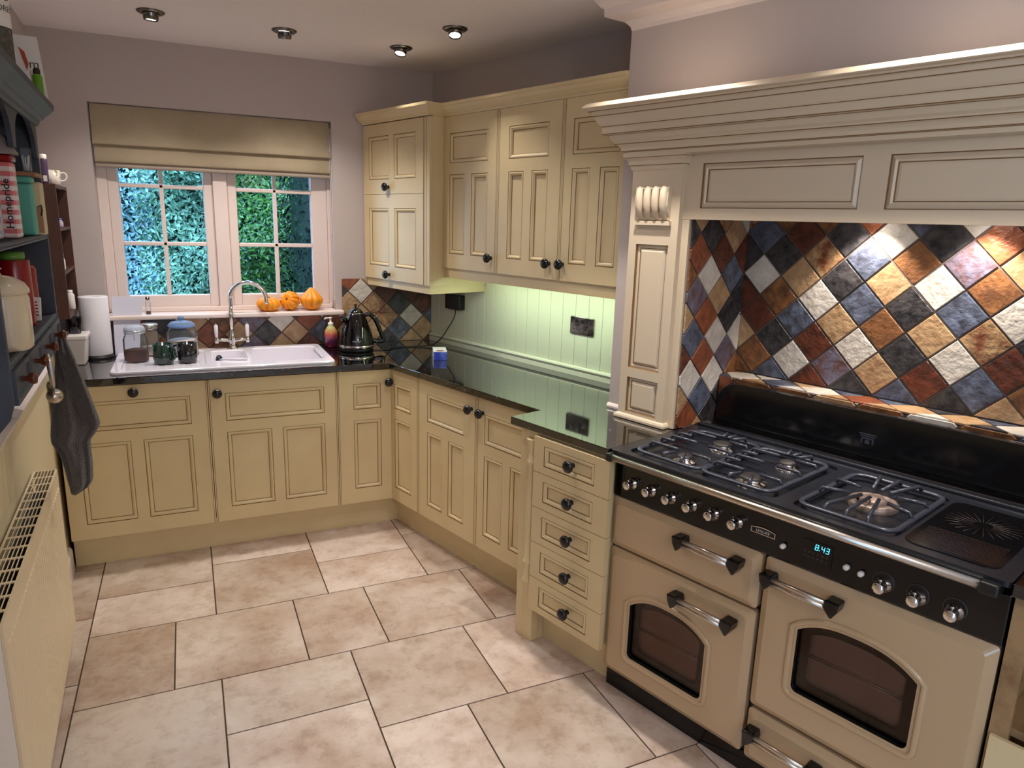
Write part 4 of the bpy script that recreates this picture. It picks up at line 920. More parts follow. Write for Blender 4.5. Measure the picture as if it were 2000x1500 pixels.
def cyl(cx, cy, cz, r):   # wrap lettering round a cylinder, facing the room
    return lambda u, v: (cx + r * math.sin(u / r), cy - r * math.cos(u / r), cz + v)
MB().text('DeLonghi', 0.012, lambda u, v: (kx - 0.012 + (0.0965) * math.sin(u / 0.0965 - 0.05), ky - (0.0965) * math.cos(u / 0.0965 - 0.05), 0.975 + v), M_GOLD).build('lettering', kt)
sp = thing('soap_dispenser', 'multicoloured soap pump bottle between sink and kettle', 'soap bottle', 'B', (-0.195, 0.545, 0.911))
def grad(name, stops, z0, z1):
    mt = mat(name, (200, 100, 90), 0.15, coat=0.4); nt = mt.node_tree; b = nt.nodes['Principled BSDF']
    tc = nt.nodes.new('ShaderNodeTexCoord'); s_ = nt.nodes.new('ShaderNodeSeparateXYZ'); mr = nt.nodes.new('ShaderNodeMapRange'); r = nt.nodes.new('ShaderNodeValToRGB')
    nt.links.new(tc.outputs['Object'], s_.inputs[0]); nt.links.new(s_.outputs['Z'], mr.inputs[0]); mr.inputs[1].default_value = z0; mr.inputs[2].default_value = z1
    nt.links.new(mr.outputs[0], r.inputs[0]); e = r.color_ramp.elements
    while len(e) < len(stops): e.new(0.5)
    for q_, (p, c) in zip(e, stops): q_.position = p; q_.color = lin(c)
    nt.links.new(r.outputs[0], b.inputs['Base Color']); return mt
M_SOAP = grad('soap_bottle_print', [(0.0, (120, 30, 50)), (0.35, (110, 50, 90)), (0.6, (190, 80, 80)), (0.8, (200, 150, 90)), (1.0, (180, 190, 130))], 0, 0.12)
MB().lathe([(0.030, 0.9112), (0.036, 0.915), (0.037, 0.985), (0.034, 1.005), (0.022, 1.025), (0.015, 1.034), (0.014, 1.040)], (-0.195, 0.545, 0), M_SOAP, n=28).build('bottle', sp)
MB().lathe([(0.015, 1.0405), (0.015, 1.052), (0.006, 1.054), (0.005, 1.072), (0.009, 1.074), (0.009, 1.082), (0.0, 1.084)], (-0.195, 0.545, 0), M_PLASTW, n=18).tube([(-0.195, 0.545, 1.078), (-0.225, 0.54, 1.077), (-0.230, 0.54, 1.070)], 0.0045, M_PLASTW, 8).build('pump', sp)
bx = thing('small_carton', 'small blue and white carton with brown picture lying on the granite', 'carton', 'B', (0.278, 0.045, 0.911))
cbx = MB(); w, dpt, hh = 0.072, 0.150, 0.044
ang = math.radians(-16); ca_, sa_ = math.cos(ang), math.sin(ang)
rot = lambda x, y, z: (0.244 + x * ca_ - y * sa_, 0.004 + x * sa_ + y * ca_, 0.9112 + z)
M_BOXB = mat('blue_carton_print', (36, 56, 168), 0.35, noise=((110, 130, 220), 22, 3, 0.5, 0.7)); M_BOXW = mat('white_carton', (224, 222, 220), 0.4); M_BROWN = mat('brown_picture', (120, 66, 42), 0.5)
P8 = [rot(x, y, z) for z in (0, hh) for (x, y) in ((0, 0), (w, 0), (w, dpt), (0, dpt))]
cbx.add(P8, [(0, 1, 5, 4)], M_BOXB); cbx.add(P8, [(4, 5, 6, 7), (1, 2, 6, 5), (2, 3, 7, 6), (3, 0, 4, 7), (3, 2, 1, 0)], M_BOXW)
cbx.build('box', bx)
cbx = MB(); cbx.add([rot(0.036 + 0.023 * math.cos(2 * PI * k / 20), 0.030 + 0.017 * math.sin(2 * PI * k / 20), hh + 0.0006) for k in range(20)], [tuple(range(20))], M_BROWN); cbx.build('picture', bx)
# jars and mugs on the drainer
def jar(name, label, x, y, r, z0, z1, content, ch, lidz, lid='glass'):
    j = thing(name, label, 'jar', 'B', (x, y, z0))
    MB().lathe([(r * .92, z0), (r, z0 + 0.006), (r, z1 - 0.03), (r * .82, z1 - 0.008), (r * .80, z1)], (x, y, 0), M_GLASS, n=32).build('glass_body', j)
    MB().lathe([(r * .88, z0 + 0.004), (r * .95, z0 + 0.008), (r * .95, z0 + ch * 0.9), (r * .5, z0 + ch), (0, z0 + ch * 0.92)], (x, y, 0), content, n=28).build('contents', j)
    return j
DZ = 0.9215
j1 = jar('coffee_jar', 'clip-top glass jar of ground coffee at front of the drainer', -1.176, 0.335, 0.0545, DZ, 1.060, M_COFFEE, 0.062, 0)
MB().lathe([(0.046, 1.0605), (0.047, 1.066), (0.047, 1.082), (0.040, 1.094), (0.0, 1.098)], (-1.176, 0.335, 0), M_LIDG, n=28).build('lid', j1)
MB().tube([(-1.176 + 0.048 * math.cos(2 * PI * k / 24), 0.335 + 0.048 * math.sin(2 * PI * k / 24), 1.062) for k in range(24)], 0.0016, M_STEEL, 6, closed=True).tube([(-1.176 + 0.0485 * math.cos(2 * PI * k / 24), 0.335 + 0.0485 * math.sin(2 * PI * k / 24), 1.074) for k in range(24)], 0.0016, M_STEEL, 6, closed=True).tube([(-1.176, 0.284, 1.03), (-1.176, 0.281, 1.06), (-1.176, 0.288, 1.088)], 0.002, M_STEEL, 6).build('wire_clip', j1)
j2 = jar('sugar_jar', 'glass storage jar with pale contents and screw lid behind the coffee jar', -1.118, 0.480, 0.042, DZ, 1.058, M_SUGAR, 0.05, 0)
MB().lathe([(0.040, 1.0585), (0.042, 1.062), (0.042, 1.080), (0.038, 1.084), (0.0, 1.085)], (-1.118, 0.480, 0), M_STEEL, n=26).build('lid', j2)
j3 = jar('biscuit_jar', 'large glass jar with blue-tinted domed lid behind the mugs', -0.968, 0.455, 0.074, DZ, 1.066, M_SUGAR, 0.085, 0)
MB().lathe([(0.060, 1.0665), (0.066, 1.070), (0.066, 1.076), (0.050, 1.092), (0.018, 1.099), (0.010, 1.102)], (-0.968, 0.455, 0), M_BGLASS, n=32).lathe([(0.009, 1.102), (0.016, 1.110), (0.013, 1.120), (0.0, 1.123)], (-0.968, 0.455, 0), M_BGLASS, n=18).build('lid', j3)
def mug(label, x, y, mt, ha):
    g_ = thing('mug', label, 'mug', 'B', (x, y, DZ))
    MB().lathe([(0.036, DZ), (0.043, DZ + 0.005), (0.0455, DZ + 0.03), (0.0455, DZ + 0.097), (0.0425, DZ + 0.097), (0.042, DZ + 0.02), (0.0, DZ + 0.012)], (x, y, 0), mt, n=32).build('cup', g_)
    c, s_ = math.cos(ha), math.sin(ha)
    MB().tube(smooth([(x + c * 0.043, y + s_ * 0.043, DZ + 0.080), (x + c * 0.066, y + s_ * 0.066, DZ + 0.078), (x + c * 0.074, y + s_ * 0.074, DZ + 0.052), (x + c * 0.064, y + s_ * 0.064, DZ + 0.028), (x + c * 0.043, y + s_ * 0.043, DZ + 0.024)]), 0.0058, mt, 10).build('handle', g_)
mug('dark green glazed mug on the drainer', -1.054, 0.235, M_GREENMUG, -0.75)
mug('black glazed mug beside the green mug', -0.948, 0.240, M_BLKMUG, 2.6)
ts = MB().tube(smooth([(-0.940, 0.238, 0.938), (-0.925, 0.246, 0.985), (-0.905, 0.252, 1.030), (-0.898, 0.254, 1.045)]), [0.0022] * 18 + [0.004], M_STEEL, 8)
tag(ts.build('teaspoon', base=(-0.94, 0.24, 0.938)), 'steel teaspoon standing in the black mug', 'spoon')
ut = thing('kitchen_spoon', 'black slotted spoon with pale handle resting in the half bowl', 'utensil', 'B', (-0.80, 0.30, 0.83))
MB().ball((-0.802, 0.335, 0.905), 0.018, 0.050, 0.026, M_BLACKM).build('spoon_bowl', ut)
MB().tube([(-0.80, 0.295, 0.912), (-0.79, 0.235, 0.928), (-0.72, 0.212, 0.930), (-0.675, 0.205, 0.929)], 0.0055, M_CERAM, 8).build('handle', ut)
# kitchen roll, board, white box, plastic cup
rx, ry = -1.360, 0.545
kr = thing('kitchen_roll', 'white kitchen roll standing upright on a dark holder', 'kitchen roll', 'B', (rx, ry, 0.911))
MB().lathe([(0.070, 0.9112), (0.070, 0.922), (0.060, 0.926)], (rx, ry, 0), M_BLACKM, n=30).build('holder_base', kr)
MB().lathe([(0.020, 0.927), (0.064, 0.927), (0.066, 0.932), (0.066, 1.216), (0.064, 1.220), (0.020, 1.220), (0.020, 0.927)], (rx, ry, 0), M_PAPER, n=40, caps=False).build('paper', kr)
MB().lathe([(0.008, 0.926), (0.008, 1.214)], (rx, ry, 0), M_BLACKM, n=12).build('spindle', kr)
bo = MB().plate([(-1.288, 0.911), (-1.175, 0.911), (-1.163, 1.07), (-1.137, 1.205), (-1.283, 1.212)], [], lambda u, v, d: (u, d + (v - 0.911) * 0.12 + 0.0, v), 0.618, 0.6225, M_BOARD)
bo.v = [(p[0], p[1] - 0.042, p[2]) for p in bo.v]
tag(bo.build('chopping_board', base=(-1.22, 0.60, 0.911)), 'pale plastic board leaning on the sill between kitchen roll and glass jar', 'chopping board')
wbx = thing('storage_box', 'white lidded box on the worktop beside the hanging towel', 'box', 'B', (-1.445, 0.40, 0.911))
b = MB(); b.add([(-1.490, 0.360, 0.9112), (-1.398, 0.352, 0.9112), (-1.398, 0.470, 0.9112), (-1.490, 0.470, 0.9112), (-1.500, 0.348, 1.034), (-1.386, 0.340, 1.034), (-1.386, 0.482, 1.034), (-1.500, 0.482, 1.034)],
                [(3, 2, 1, 0), (4, 5, 6, 7), (0, 1, 5, 4), (1, 2, 6, 5), (2, 3, 7, 6), (3, 0, 4, 7)], M_PLASTW); b.build('tub', wbx, bevel=0.005)
MB().box(-1.503, -1.379, 0.334, 0.488, 1.0345, 1.056, M_PLASTW).build('lid', wbx, bevel=0.005)
M_CUP = glass('smoky_clear_plastic', (205, 200, 215), 0.3)
tag(MB().lathe([(0.024, 1.057), (0.026, 1.060), (0.034, 1.130), (0.0345, 1.135), (0.0325, 1.135), (0.024, 1.062)], (-1.434, 0.415, 0), M_CUP, n=26).build('plastic_cup', base=(-1.434, 0.415, 1.057)), 'smoky clear plastic cup standing on the white lidded box', 'cup')
vb = thing('small_bottle', 'small glass bottle with grey cap on the left of the window sill', 'bottle', 'B', (-1.122, 0.640, 1.1125))
MB().lathe([(0.011, 1.1125), (0.0125, 1.116), (0.0125, 1.172), (0.008, 1.182), (0.007, 1.188)], (-1.122, 0.640, 0), M_GLASS, n=18).build('glass_body', vb)
MB().lathe([(0.0105, 1.114), (0.0105, 1.128), (0, 1.129)], (-1.122, 0.640, 0), M_BROWN, n=16).build('contents', vb)
MB().lathe([(0.010, 1.1885), (0.010, 1.202), (0, 1.203)], (-1.122, 0.640, 0), M_DCHROME, n=16).build('cap', vb)
# squashes on the sill
SQ = 1.1122
def squash(label, x, y, r, h, ribs, tilt=None, pear=0.0, stem=True):
    t = thing('squash', label, 'squash', 'B', (x, y, SQ), 'orange squashes on the window sill')
    b = MB(); n_, k_ = 120, 20; vs = []; fs = []
    for j in range(k_ + 1):
        ph = PI * j / k_; zz = -math.cos(ph)
        for i in range(n_):
            a = 2 * PI * i / n_; w = 1 - 0.20 * (1 - abs(math.sin(ribs * a / 2)) ** 0.55)
            rr = max(math.sin(ph), 1e-4) ** 0.85 * w * (1 - pear * max(zz, 0) ** 1.0)
            zc = zz * (1 - 0.16 * math.exp(-(math.sin(ph) / 0.32) ** 2) * (0 if pear else 1))
            vs.append(Vector((r * rr * math.cos(a), r * rr * math.sin(a), h / 2 * zc)))
    for j in range(k_):
        for i in range(n_): fs.append((j * n_ + i, j * n_ + (i + 1) % n_, (j + 1) * n_ + (i + 1) % n_, (j + 1) * n_ + i))
    top = Vector((0, 0, h / 2 * (1.0 if pear else 0.84)))
    M_ = Matrix.Rotation(tilt[0], 3, 'X') @ Matrix.Rotation(tilt[1], 3, 'Y') if tilt else Matrix.Identity(3)
    vs = [M_ @ v for v in vs]; lo = min(v.z for v in vs); off = Vector((x, y, SQ - lo))
    b.add([v + off for v in vs], fs, M_PUMP, True); b.build('fruit', t)
    if stem:
        MB().tube([M_ @ (top - Vector((0, 0, 0.008))) + off, M_ @ (top + Vector((0.001, 0, 0.002))) + off, M_ @ (top + Vector((0.003, 0.001, 0.007))) + off], [0.009, 0.006, 0.005], M_STEM, 8).build('stem', t)
squash('flattish orange squash under the end of the tap spout', -0.516, 0.655, 0.066, 0.084, 10)
squash('orange squash tipped on its side between the other two', -0.399, 0.660, 0.056, 0.104, 11, tilt=(1.15, -0.55))
squash('tall pointed orange squash rightmost on the sill', -0.280, 0.655, 0.065, 0.130, 8, pear=0.62, stem=False)

# ================================================================== LEFT WALL: RADIATOR, RACK, SHELF
rd = thing('radiator', 'white panel radiator with top grille under the blue wall rack', 'radiator', 'L', (-1.84, -0.05, 0.09))
RX0, RX1, RZ0, RZ1 = -2.40, -1.283, 0.085, 0.712
b = MB(); ns = 34; dx = (RX1 - RX0 - 0.05) / ns; yf = -0.083; vs = []
b.box(RX0, RX1, yf + 0.003, yf + 0.010, RZ0, RZ1 - 0.004, M_RAD)
for k in range(ns):
    x = RX0 + 0.025 + k * dx
    b.add([(x, yf + 0.003, RZ0 + 0.03), (x + dx * .3, yf - 0.001, RZ0 + 0.035), (x + dx * .7, yf - 0.001, RZ0 + 0.035), (x + dx, yf + 0.003, RZ0 + 0.03),
           (x, yf + 0.003, RZ1 - 0.06), (x + dx * .3, yf - 0.001, RZ1 - 0.065), (x + dx * .7, yf - 0.001, RZ1 - 0.065), (x + dx, yf + 0.003, RZ1 - 0.06)], [(0, 1, 5, 4), (1, 2, 6, 5), (2, 3, 7, 6), (0, 1, 2, 3), (4, 5, 6, 7)], M_RAD)
b.build('front_panel', rd)
gm = MB(); nc, nr_ = 15, 5; w_ = (RX1 - RX0) / nc
gm.box(RX0, RX1, yf + 0.003, yf + 0.009, RZ1 - 0.0035, RZ1, M_RAD).box(RX0, RX1, -0.014, -0.008, RZ1 - 0.0035, RZ1, M_RAD)
for k in range(nc + 1): x = RX0 + k * w_; gm.box(max(RX0, x - 0.0042), min(RX1, x + 0.0042), yf + 0.009, -0.014, RZ1 - 0.0035, RZ1, M_RAD)
for j in range(1, nr_ + 1):
    y = yf + 0.009 + j * (0.060 / (nr_ + 1)); gm.box(RX0, RX1, y - 0.0012, y + 0.0012, RZ1 - 0.003, RZ1 - 0.0005, M_RAD)
gm.build('top_grille', rd)
MB().box(RX0, RX0 + 0.003, yf + 0.0105, -0.008, RZ0, RZ1 - 0.004, M_PLASTW).build('side_panel', rd)
MB().box(RX1 - 0.003, RX1, yf + 0.0105, -0.008, RZ0, RZ1 - 0.004, M_RAD).build('side_panel', rd)
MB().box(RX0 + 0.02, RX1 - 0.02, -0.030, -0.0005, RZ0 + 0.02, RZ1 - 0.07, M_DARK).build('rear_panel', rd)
# wall rack
RK = thing('wall_rack', 'blue-grey painted wall rack with arched fascia, shelves and four little drawers', 'shelf rack', 'L', (-1.87, -0.075, 1.12))
KX0, KX1, KD = -2.350, -1.400, -0.150
def side(x0, x1):
    pts = [(-0.0005, 1.10), (-0.05, 1.105), (-0.105, 1.135), (-0.138, 1.175), (KD, 1.215), (KD, 1.945), (-0.0005, 1.945)]
    return MB().plate(pts, [], lambda u, v, d: (d, u, v), x0, x1, M_BLUE)
side(KX0, KX0 + 0.018).build('side_panel', RK, bevel=0.002); side(KX1 - 0.018, KX1).build('side_panel', RK, bevel=0.002)
IX0, IX1 = KX0 + 0.0185, KX1 - 0.0185
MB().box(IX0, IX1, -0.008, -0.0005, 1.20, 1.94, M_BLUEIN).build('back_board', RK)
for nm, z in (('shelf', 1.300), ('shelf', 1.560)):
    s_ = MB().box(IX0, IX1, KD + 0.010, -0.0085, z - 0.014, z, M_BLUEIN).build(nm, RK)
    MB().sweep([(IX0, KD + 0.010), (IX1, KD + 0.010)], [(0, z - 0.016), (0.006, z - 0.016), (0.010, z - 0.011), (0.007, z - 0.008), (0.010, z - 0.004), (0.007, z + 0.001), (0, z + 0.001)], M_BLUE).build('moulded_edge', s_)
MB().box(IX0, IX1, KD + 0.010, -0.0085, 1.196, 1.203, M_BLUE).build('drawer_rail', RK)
fz_o = [(IX0, 1.80), (IX0, 1.944), (IX1, 1.944), (IX1, 1.80)]
na = 2; aw = (IX1 - IX0) / na; pts = [(IX1, 1.944), (IX0, 1.944)]
for k in range(na):
    c = IX0 + (k + 0.5) * aw; r = aw / 2 - 0.024
    pts.append((c - r - 0.024, 1.795))
    for i in range(13): t = PI - PI * i / 12; pts.append((c + r * math.cos(t), 1.795 + 0.115 * math.sin(t) ** 0.8))
    pts.append((c + r + 0.024, 1.795))
cl = [pts[0]]
for q_ in pts[1:]:
    if abs(q_[0] - cl[-1][0]) + abs(q_[1] - cl[-1][1]) > 1e-5: cl.append(q_)
MB().plate(cl, [], XZ, KD, KD + 0.012, M_BLUE).build('arched_fascia', RK)
MB().box(KX0, KX1, KD + 0.002, -0.0005, 1.9455, 1.955, M_BLUE).build('top_board', RK)
MB().sweep([(KX0, -0.0005), (KX0, KD), (KX1, KD), (KX1, -0.0005)], [(-0.002, 1.895), (0.006, 1.895), (0.010, 1.903), (0.012, 1.912), (0.022, 1.918), (0.026, 1.926), (0.030, 1.928), (0.044, 1.944), (0.050, 1.950), (0.052, 1.966), (-0.01, 1.968), (-0.01, 1.956)], M_BLUE).build('cornice', RK)
dw = (IX1 - IX0) / 4
for k in range(4):
    x0, x1 = IX0 + k * dw + 0.004, IX0 + (k + 1) * dw - 0.004
    d = MB().panels(x0, x1, 1.2045, 1.2845, KD - 0.006, [(x0 + 0.016, x1 - 0.016, 1.218, 1.271)], M_BLUE, 0.12, rings=[(0.004, 0.006, M_BLUE), (0.006, 0.006, M_BLUE)]).build('drawer', RK)
    MB().lathe([(0.007, 0), (0.006, -0.010), (0.013, -0.018), (0.015, -0.024), (0.012, -0.030), (0, -0.032)], ((x0 + x1) / 2, KD - 0.0005, 1.2445), M_KNOBW, 'y', 18).build('knob', d)
KNX = [IX0 + (k + 0.5) * dw for k in range(4)]
# scoop on the second knob, towel on the last
sc_ = thing('ice_cream_scoop', 'metal measuring scoop hanging from a rack drawer knob', 'scoop', 'L', (KNX[1], -0.18, 1.12))
MB().tube([(KNX[1] - 0.0, -0.176, 1.262), (KNX[1], -0.181, 1.24), (KNX[1], -0.183, 1.20), (KNX[1], -0.183, 1.165)], [0.006, 0.0085, 0.007, 0.005], M_STEEL, 12, flat=0.5).build('handle', sc_)
b = MB(); vs = []; fs = []
MB().lathe([(0.0, -0.004), (0.010, -0.002), (0.017, 0.006), (0.0195, 0.016), (0.0205, 0.016), (0.018, 0.004), (0.0105, -0.005), (0.0, -0.007)], (KNX[1] - 0.004, -0.183, 1.143), M_STEEL, 'x', 24).build('cup', sc_)
b = MB(); nL = 72
levels = [(1.243, .160, .176, .010), (1.222, .154, .182, .016), (1.196, .150, .190, .020), (1.15, .142, .202, .026), (1.09, .132, .217, .034), (1.03, .122, .230, .038), (0.965, .110, .243, .040), (0.934, .104, .247, .040), (0.905, .100, .232, .040), (0.88, .100, .213, .038), (0.845, .118, .212, .036), (0.79, .128, .213, .034), (0.735, .134, .209, .030), (0.712, .138, .196, .026), (0.694, .140, .168, .020), (0.688, .144, .160, .010)]
dense = [tuple(levels[i][k] + (levels[i + 1][k] - levels[i][k]) * t / 3 for k in range(4)) for i in range(len(levels) - 1) for t in range(3)] + [levels[-1]]
vs = []
for (z, d0, d1, tx_) in dense:
    for i in range(nL):
        a = 2 * PI * i / nL; cd, hw = (d0 + d1) / 2, (d1 - d0) / 2
        fold = 1 + (0.30 * math.sin(5 * a + z * 4.0) + 0.13 * math.sin(9 * a - z * 7.0 + 1.5 * math.sin(z * 13))) * (0.5 + 0.5 * abs(math.sin(a))) 
        X_ = KNX[3] + 0.005 + (1.243 - z) * 0.03 + tx_ * math.sin(a) * fold
        vs.append((X_, -(cd + hw * math.cos(a) * (1 + 0.05 * math.sin(3 * a + z * 9))), z))
fs = [(j * nL + i, j * nL + (i + 1) % nL, (j + 1) * nL + (i + 1) % nL, (j + 1) * nL + i) for j in range(len(dense) - 1) for i in range(nL)]
fs += [tuple(range(nL)), tuple((len(dense) - 1) * nL + i for i in range(nL))]
b.add(vs, fs, M_TOWEL, True)
# hanging corner flap
b.add([(KNX[3] - 0.040, -.150, 1.215), (KNX[3] - 0.050, -.185, 1.19), (KNX[3] - 0.070, -.222, 1.08), (KNX[3] - 0.074, -.251, 0.936), (KNX[3] - 0.072, -.215, 0.955), (KNX[3] - 0.068, -.190, 1.02), (KNX[3] - 0.058, -.165, 1.12)],
      [(0, 1, 6), (1, 2, 5, 6), (2, 3, 4, 5)], M_TOWEL, True)
tag(b.build('hand_towel', fr='L', base=(KNX[3], -0.17, 0.69), subs=1), 'dark grey towel hanging from the last rack drawer knob', 'towel')
# things on the rack
TOPZ = 1.9685
def Lc(name, label, cat, X, d, z0): return thing(name, label, cat, 'L', (X, -d, z0))
hj = Lc('herb_jar', 'large clear jar of dried oregano with printed label on top of the rack', 'jar', -1.80, 0.118, TOPZ)
hx, hy = -1.80, -0.118
MB().lathe([(0.044, TOPZ), (0.047, TOPZ + 0.006), (0.047, TOPZ + 0.23), (0.038, TOPZ + 0.25)], (hx, hy, 0), M_GLASS, n=30).build('jar_body', hj)
M_HERB = mat('dried_herb', (104, 92, 60), 0.9, noise=((60, 52, 34), 90, 4, 0.4, 0.6))
MB().lathe([(0.042, TOPZ + 0.003), (0.0445, TOPZ + 0.008), (0.0445, TOPZ + 0.128), (0, TOPZ + 0.136)], (hx, hy, 0), M_HERB, n=26).build('contents', hj)
lb = MB().lathe([(0.0476, TOPZ + 0.128), (0.0476, TOPZ + 0.222)], (hx, hy, 0), M_LBL, n=30, caps=False)
wrapx = lambda cz: (lambda u, v: (hx - 0.0482 * math.cos(u / 0.0482 + 1.58), hy - 0.0482 * math.sin(u / 0.0482 + 1.58), cz + v))
lb.text('OREGANO', 0.021, wrapx(TOPZ + 0.172), M_TEXT)
lb.add([wrapx(TOPZ + 0.203)(-0.024 + 0.018 * math.cos(2 * PI * k / 20), 0.011 * math.sin(2 * PI * k / 20)) for k in range(20)], [tuple(range(20))], M_RED); lb.build('label', hj)
MB().lathe([(0.040, TOPZ + 0.2505), (0.042, TOPZ + 0.255), (0.042, TOPZ + 0.285), (0, TOPZ + 0.287)], (hx, hy, 0), M_LBL, n=26).build('lid', hj)
wbo = Lc('card_box', 'tall white cardboard box at far end on top of the rack', 'box', -1.46, 0.12, TOPZ)
b = MB(); b.add([(-1.445, -0.020, TOPZ), (-1.445, -0.196, TOPZ), (-1.420, -0.196, TOPZ), (-1.420, -0.020, TOPZ), (-1.445, -0.055, 2.152), (-1.445, -0.183, 2.152), (-1.420, -0.183, 2.152), (-1.420, -0.055, 2.152)],
               [(3, 2, 1, 0), (4, 5, 6, 7), (0, 1, 5, 4), (1, 2, 6, 5), (2, 3, 7, 6), (3, 0, 4, 7)], M_LBL)
b.build('carton', wbo); MB().text('m', 0.036, lambda u, v: (-1.4456, -0.170 - u, 2.072 + v), M_TEXT).build('lettering', wbo)
gb_ = Lc('green_bottle', 'small green bottle with dark cap on top of the rack', 'bottle', -1.50, 0.18, TOPZ)
MB().lathe([(0.0125, TOPZ), (0.0135, TOPZ + 0.003), (0.0135, TOPZ + 0.062), (0.009, TOPZ + 0.068)], (-1.50, -0.180, 0), mat('green_plastic', (96, 150, 28), 0.35), n=18).build('bottle_body', gb_)
MB().lathe([(0.0095, TOPZ + 0.0685), (0.0095, TOPZ + 0.08), (0.006, TOPZ + 0.086), (0, TOPZ + 0.087)], (-1.50, -0.180, 0), M_TEXT, n=16).build('cap', gb_)
sp_ = Lc('seasoning_packet', 'white and orange seasoning packet leaning on top of the rack', 'packet', -1.57, 0.15, TOPZ)
MB().plate([(0.176, TOPZ), (0.135, TOPZ), (0.136, 2.085), (0.164, 2.062)], [], lambda u, v, d: (d - (v - TOPZ) * 0.08, -u, v), -1.580, -1.566, M_LBL).build('packet_body', sp_, bevel=0.003)
MB().plate([(0.158, 2.062), (0.166, 2.032), (0.171, 2.05), (0.164, 2.082), (0.150, 2.094)], [], lambda u, v, d: (d - (v - TOPZ) * 0.08, -u, v), -1.5825, -1.5805, mat('orange_red_print', (170, 60, 26), 0.5)).build('printed_panel', sp_)
S1 = 1.5615
st1 = Lc('storage_tin', 'tall pink and white striped tin with printed name on the upper rack shelf', 'tin', -1.86, 0.10, S1)
MB().box(-1.895, -1.835, -0.140, -0.080, S1, 1.757, M_STRIPE).build('tin_body', st1, bevel=0.006)
MB().box(-1.898, -1.832, -0.143, -0.077, 1.7575, 1.775, M_RED).build('lid', st1, bevel=0.006)
MB().text('Homepride', 0.024, lambda u, v: (-1.8956, -0.1215 + v, 1.650 + u * 1.15), M_TEXT, bold=0.0004).build('lettering', st1)
ft = Lc('storage_tin', 'blue floral tin nearest the near side panel of the rack', 'tin', -1.97, 0.09, S1)
MB().box(-2.015, -1.945, -0.114, -0.050, S1, 1.69, M_FLORAL).build('tin_body', ft, bevel=0.006)
MB().box(-2.018, -1.942, -0.116, -0.047, 1.6905, 1.705, M_LBL).build('lid', ft, bevel=0.005)
dm = Lc('pudding_basin', 'grey upturned enamel basin on the striped tin', 'basin', -1.865, 0.108, 1.7755)
tag(dm, 'grey upturned basin sitting on top of the striped tin', 'basin')
MB().lathe([(0.046, 1.7758), (0.046, 1.781), (0.040, 1.79), (0.030, 1.815), (0.020, 1.826), (0, 1.828)], (-1.865, -0.108, 0), mat('grey_enamel', (128, 120, 116), 0.35), n=28).build('basin', dm)
tt = Lc('tea_tin', 'teal green tin with raised lid band on the upper rack shelf', 'tin', -1.62, 0.125, S1)
MB().box(-1.65, -1.59, -0.149, -0.105, S1, 1.7115, M_TEAL).build('tin_body', tt, bevel=0.007)
MB().box(-1.652, -1.588, -0.151, -0.103, 1.712, 1.731, M_TEAL).build('lid', tt, bevel=0.006)
pt = Lc('picture_tin', 'cream and brown picture tin beside the teal tin', 'tin', -1.55, 0.14, S1)
M_CR = mat('cream_print', (208, 190, 146), 0.45); M_TAN = mat('tan_print', (166, 116, 82), 0.5)
MB().box(-1.565, -1.505, -0.163, -0.110, S1, 1.718, M_CR).build('tin_body', pt, bevel=0.005)
b = MB().box(-1.5665, -1.5655, -0.160, -0.113, 1.567, 1.645, M_TAN); b.tube([(-1.567, -0.150, 1.645), (-1.567, -0.158, 1.65), (-1.567, -0.160, 1.635), (-1.567, -0.156, 1.618)], 0.0022, M_TEXT, 6); b.build('picture', pt)
wl = MB().box(-1.655, -1.50, -0.164, -0.100, 1.7315, 1.744, mat('round_wood_board', (150, 104, 74), 0.55))
tag(wl.build('wooden_board', fr='L', base=(-1.58, -0.13, 1.7315), bevel=0.004), 'small wooden board lying across the teal and picture tins', 'board')
gj = Lc('glass_tumbler', 'clear glass tumbler of pale sticks on the small wooden board', 'glass', -1.61, 0.138, 1.7443)
MB().lathe([(0.013, 1.7445), (0.0165, 1.812), (0.0152, 1.812), (0.012, 1.748)], (-1.61, -0.138, 0), M_GLASS, n=22).build('tumbler', gj)
b = MB()
for k in range(7): a = 0.9 * k; b.tube([(-1.61 + 0.005 * math.cos(a), -0.138 + 0.005 * math.sin(a), 1.749), (-1.61 + 0.009 * math.cos(a + .5), -0.138 + 0.009 * math.sin(a + .5), 1.786 + 0.003 * (k % 3))], 0.002, M_LBL, 6)
b.build('sticks', gj)
S0 = 1.3015
cj = Lc('storage_jar', 'big cream glazed lidded jar on the lower rack shelf', 'jar', -2.12, 0.10, S0)
MB().lathe([(0.056, S0), (0.062, S0 + 0.006), (0.064, S0 + 0.02), (0.064, 1.425), (0.060, 1.436)], (-2.12, -0.108, 0), M_JAR, n=36).build('jar_body', cj)
MB().lathe([(0.062, 1.4365), (0.066, 1.440), (0.066, 1.447), (0.058, 1.462), (0.040, 1.476), (0.014, 1.482), (0.010, 1.492), (0.016, 1.498), (0, 1.503)], (-2.12, -0.108, 0), M_JAR, n=36).build('lid', cj)
rt1 = Lc('red_canister', 'tall round red canister behind the cream jar on the lower shelf', 'tin', -1.70, 0.09, S0)
MB().lathe([(0.040, S0), (0.042, S0 + 0.004), (0.042, 1.490), (0.040, 1.494)], (-1.70, -0.086, 0), M_RED, n=30).build('canister', rt1)
MB().lathe([(0.030, 1.4945), (0.032, 1.498), (0.032, 1.515), (0, 1.517)], (-1.70, -0.086, 0), mat('green_yellow_lid', (106, 150, 60), 0.35), n=24).build('lid', rt1)
rt2 = Lc('red_canister', 'smaller red tin at the far end of the lower rack shelf', 'tin', -1.55, 0.09, S0)
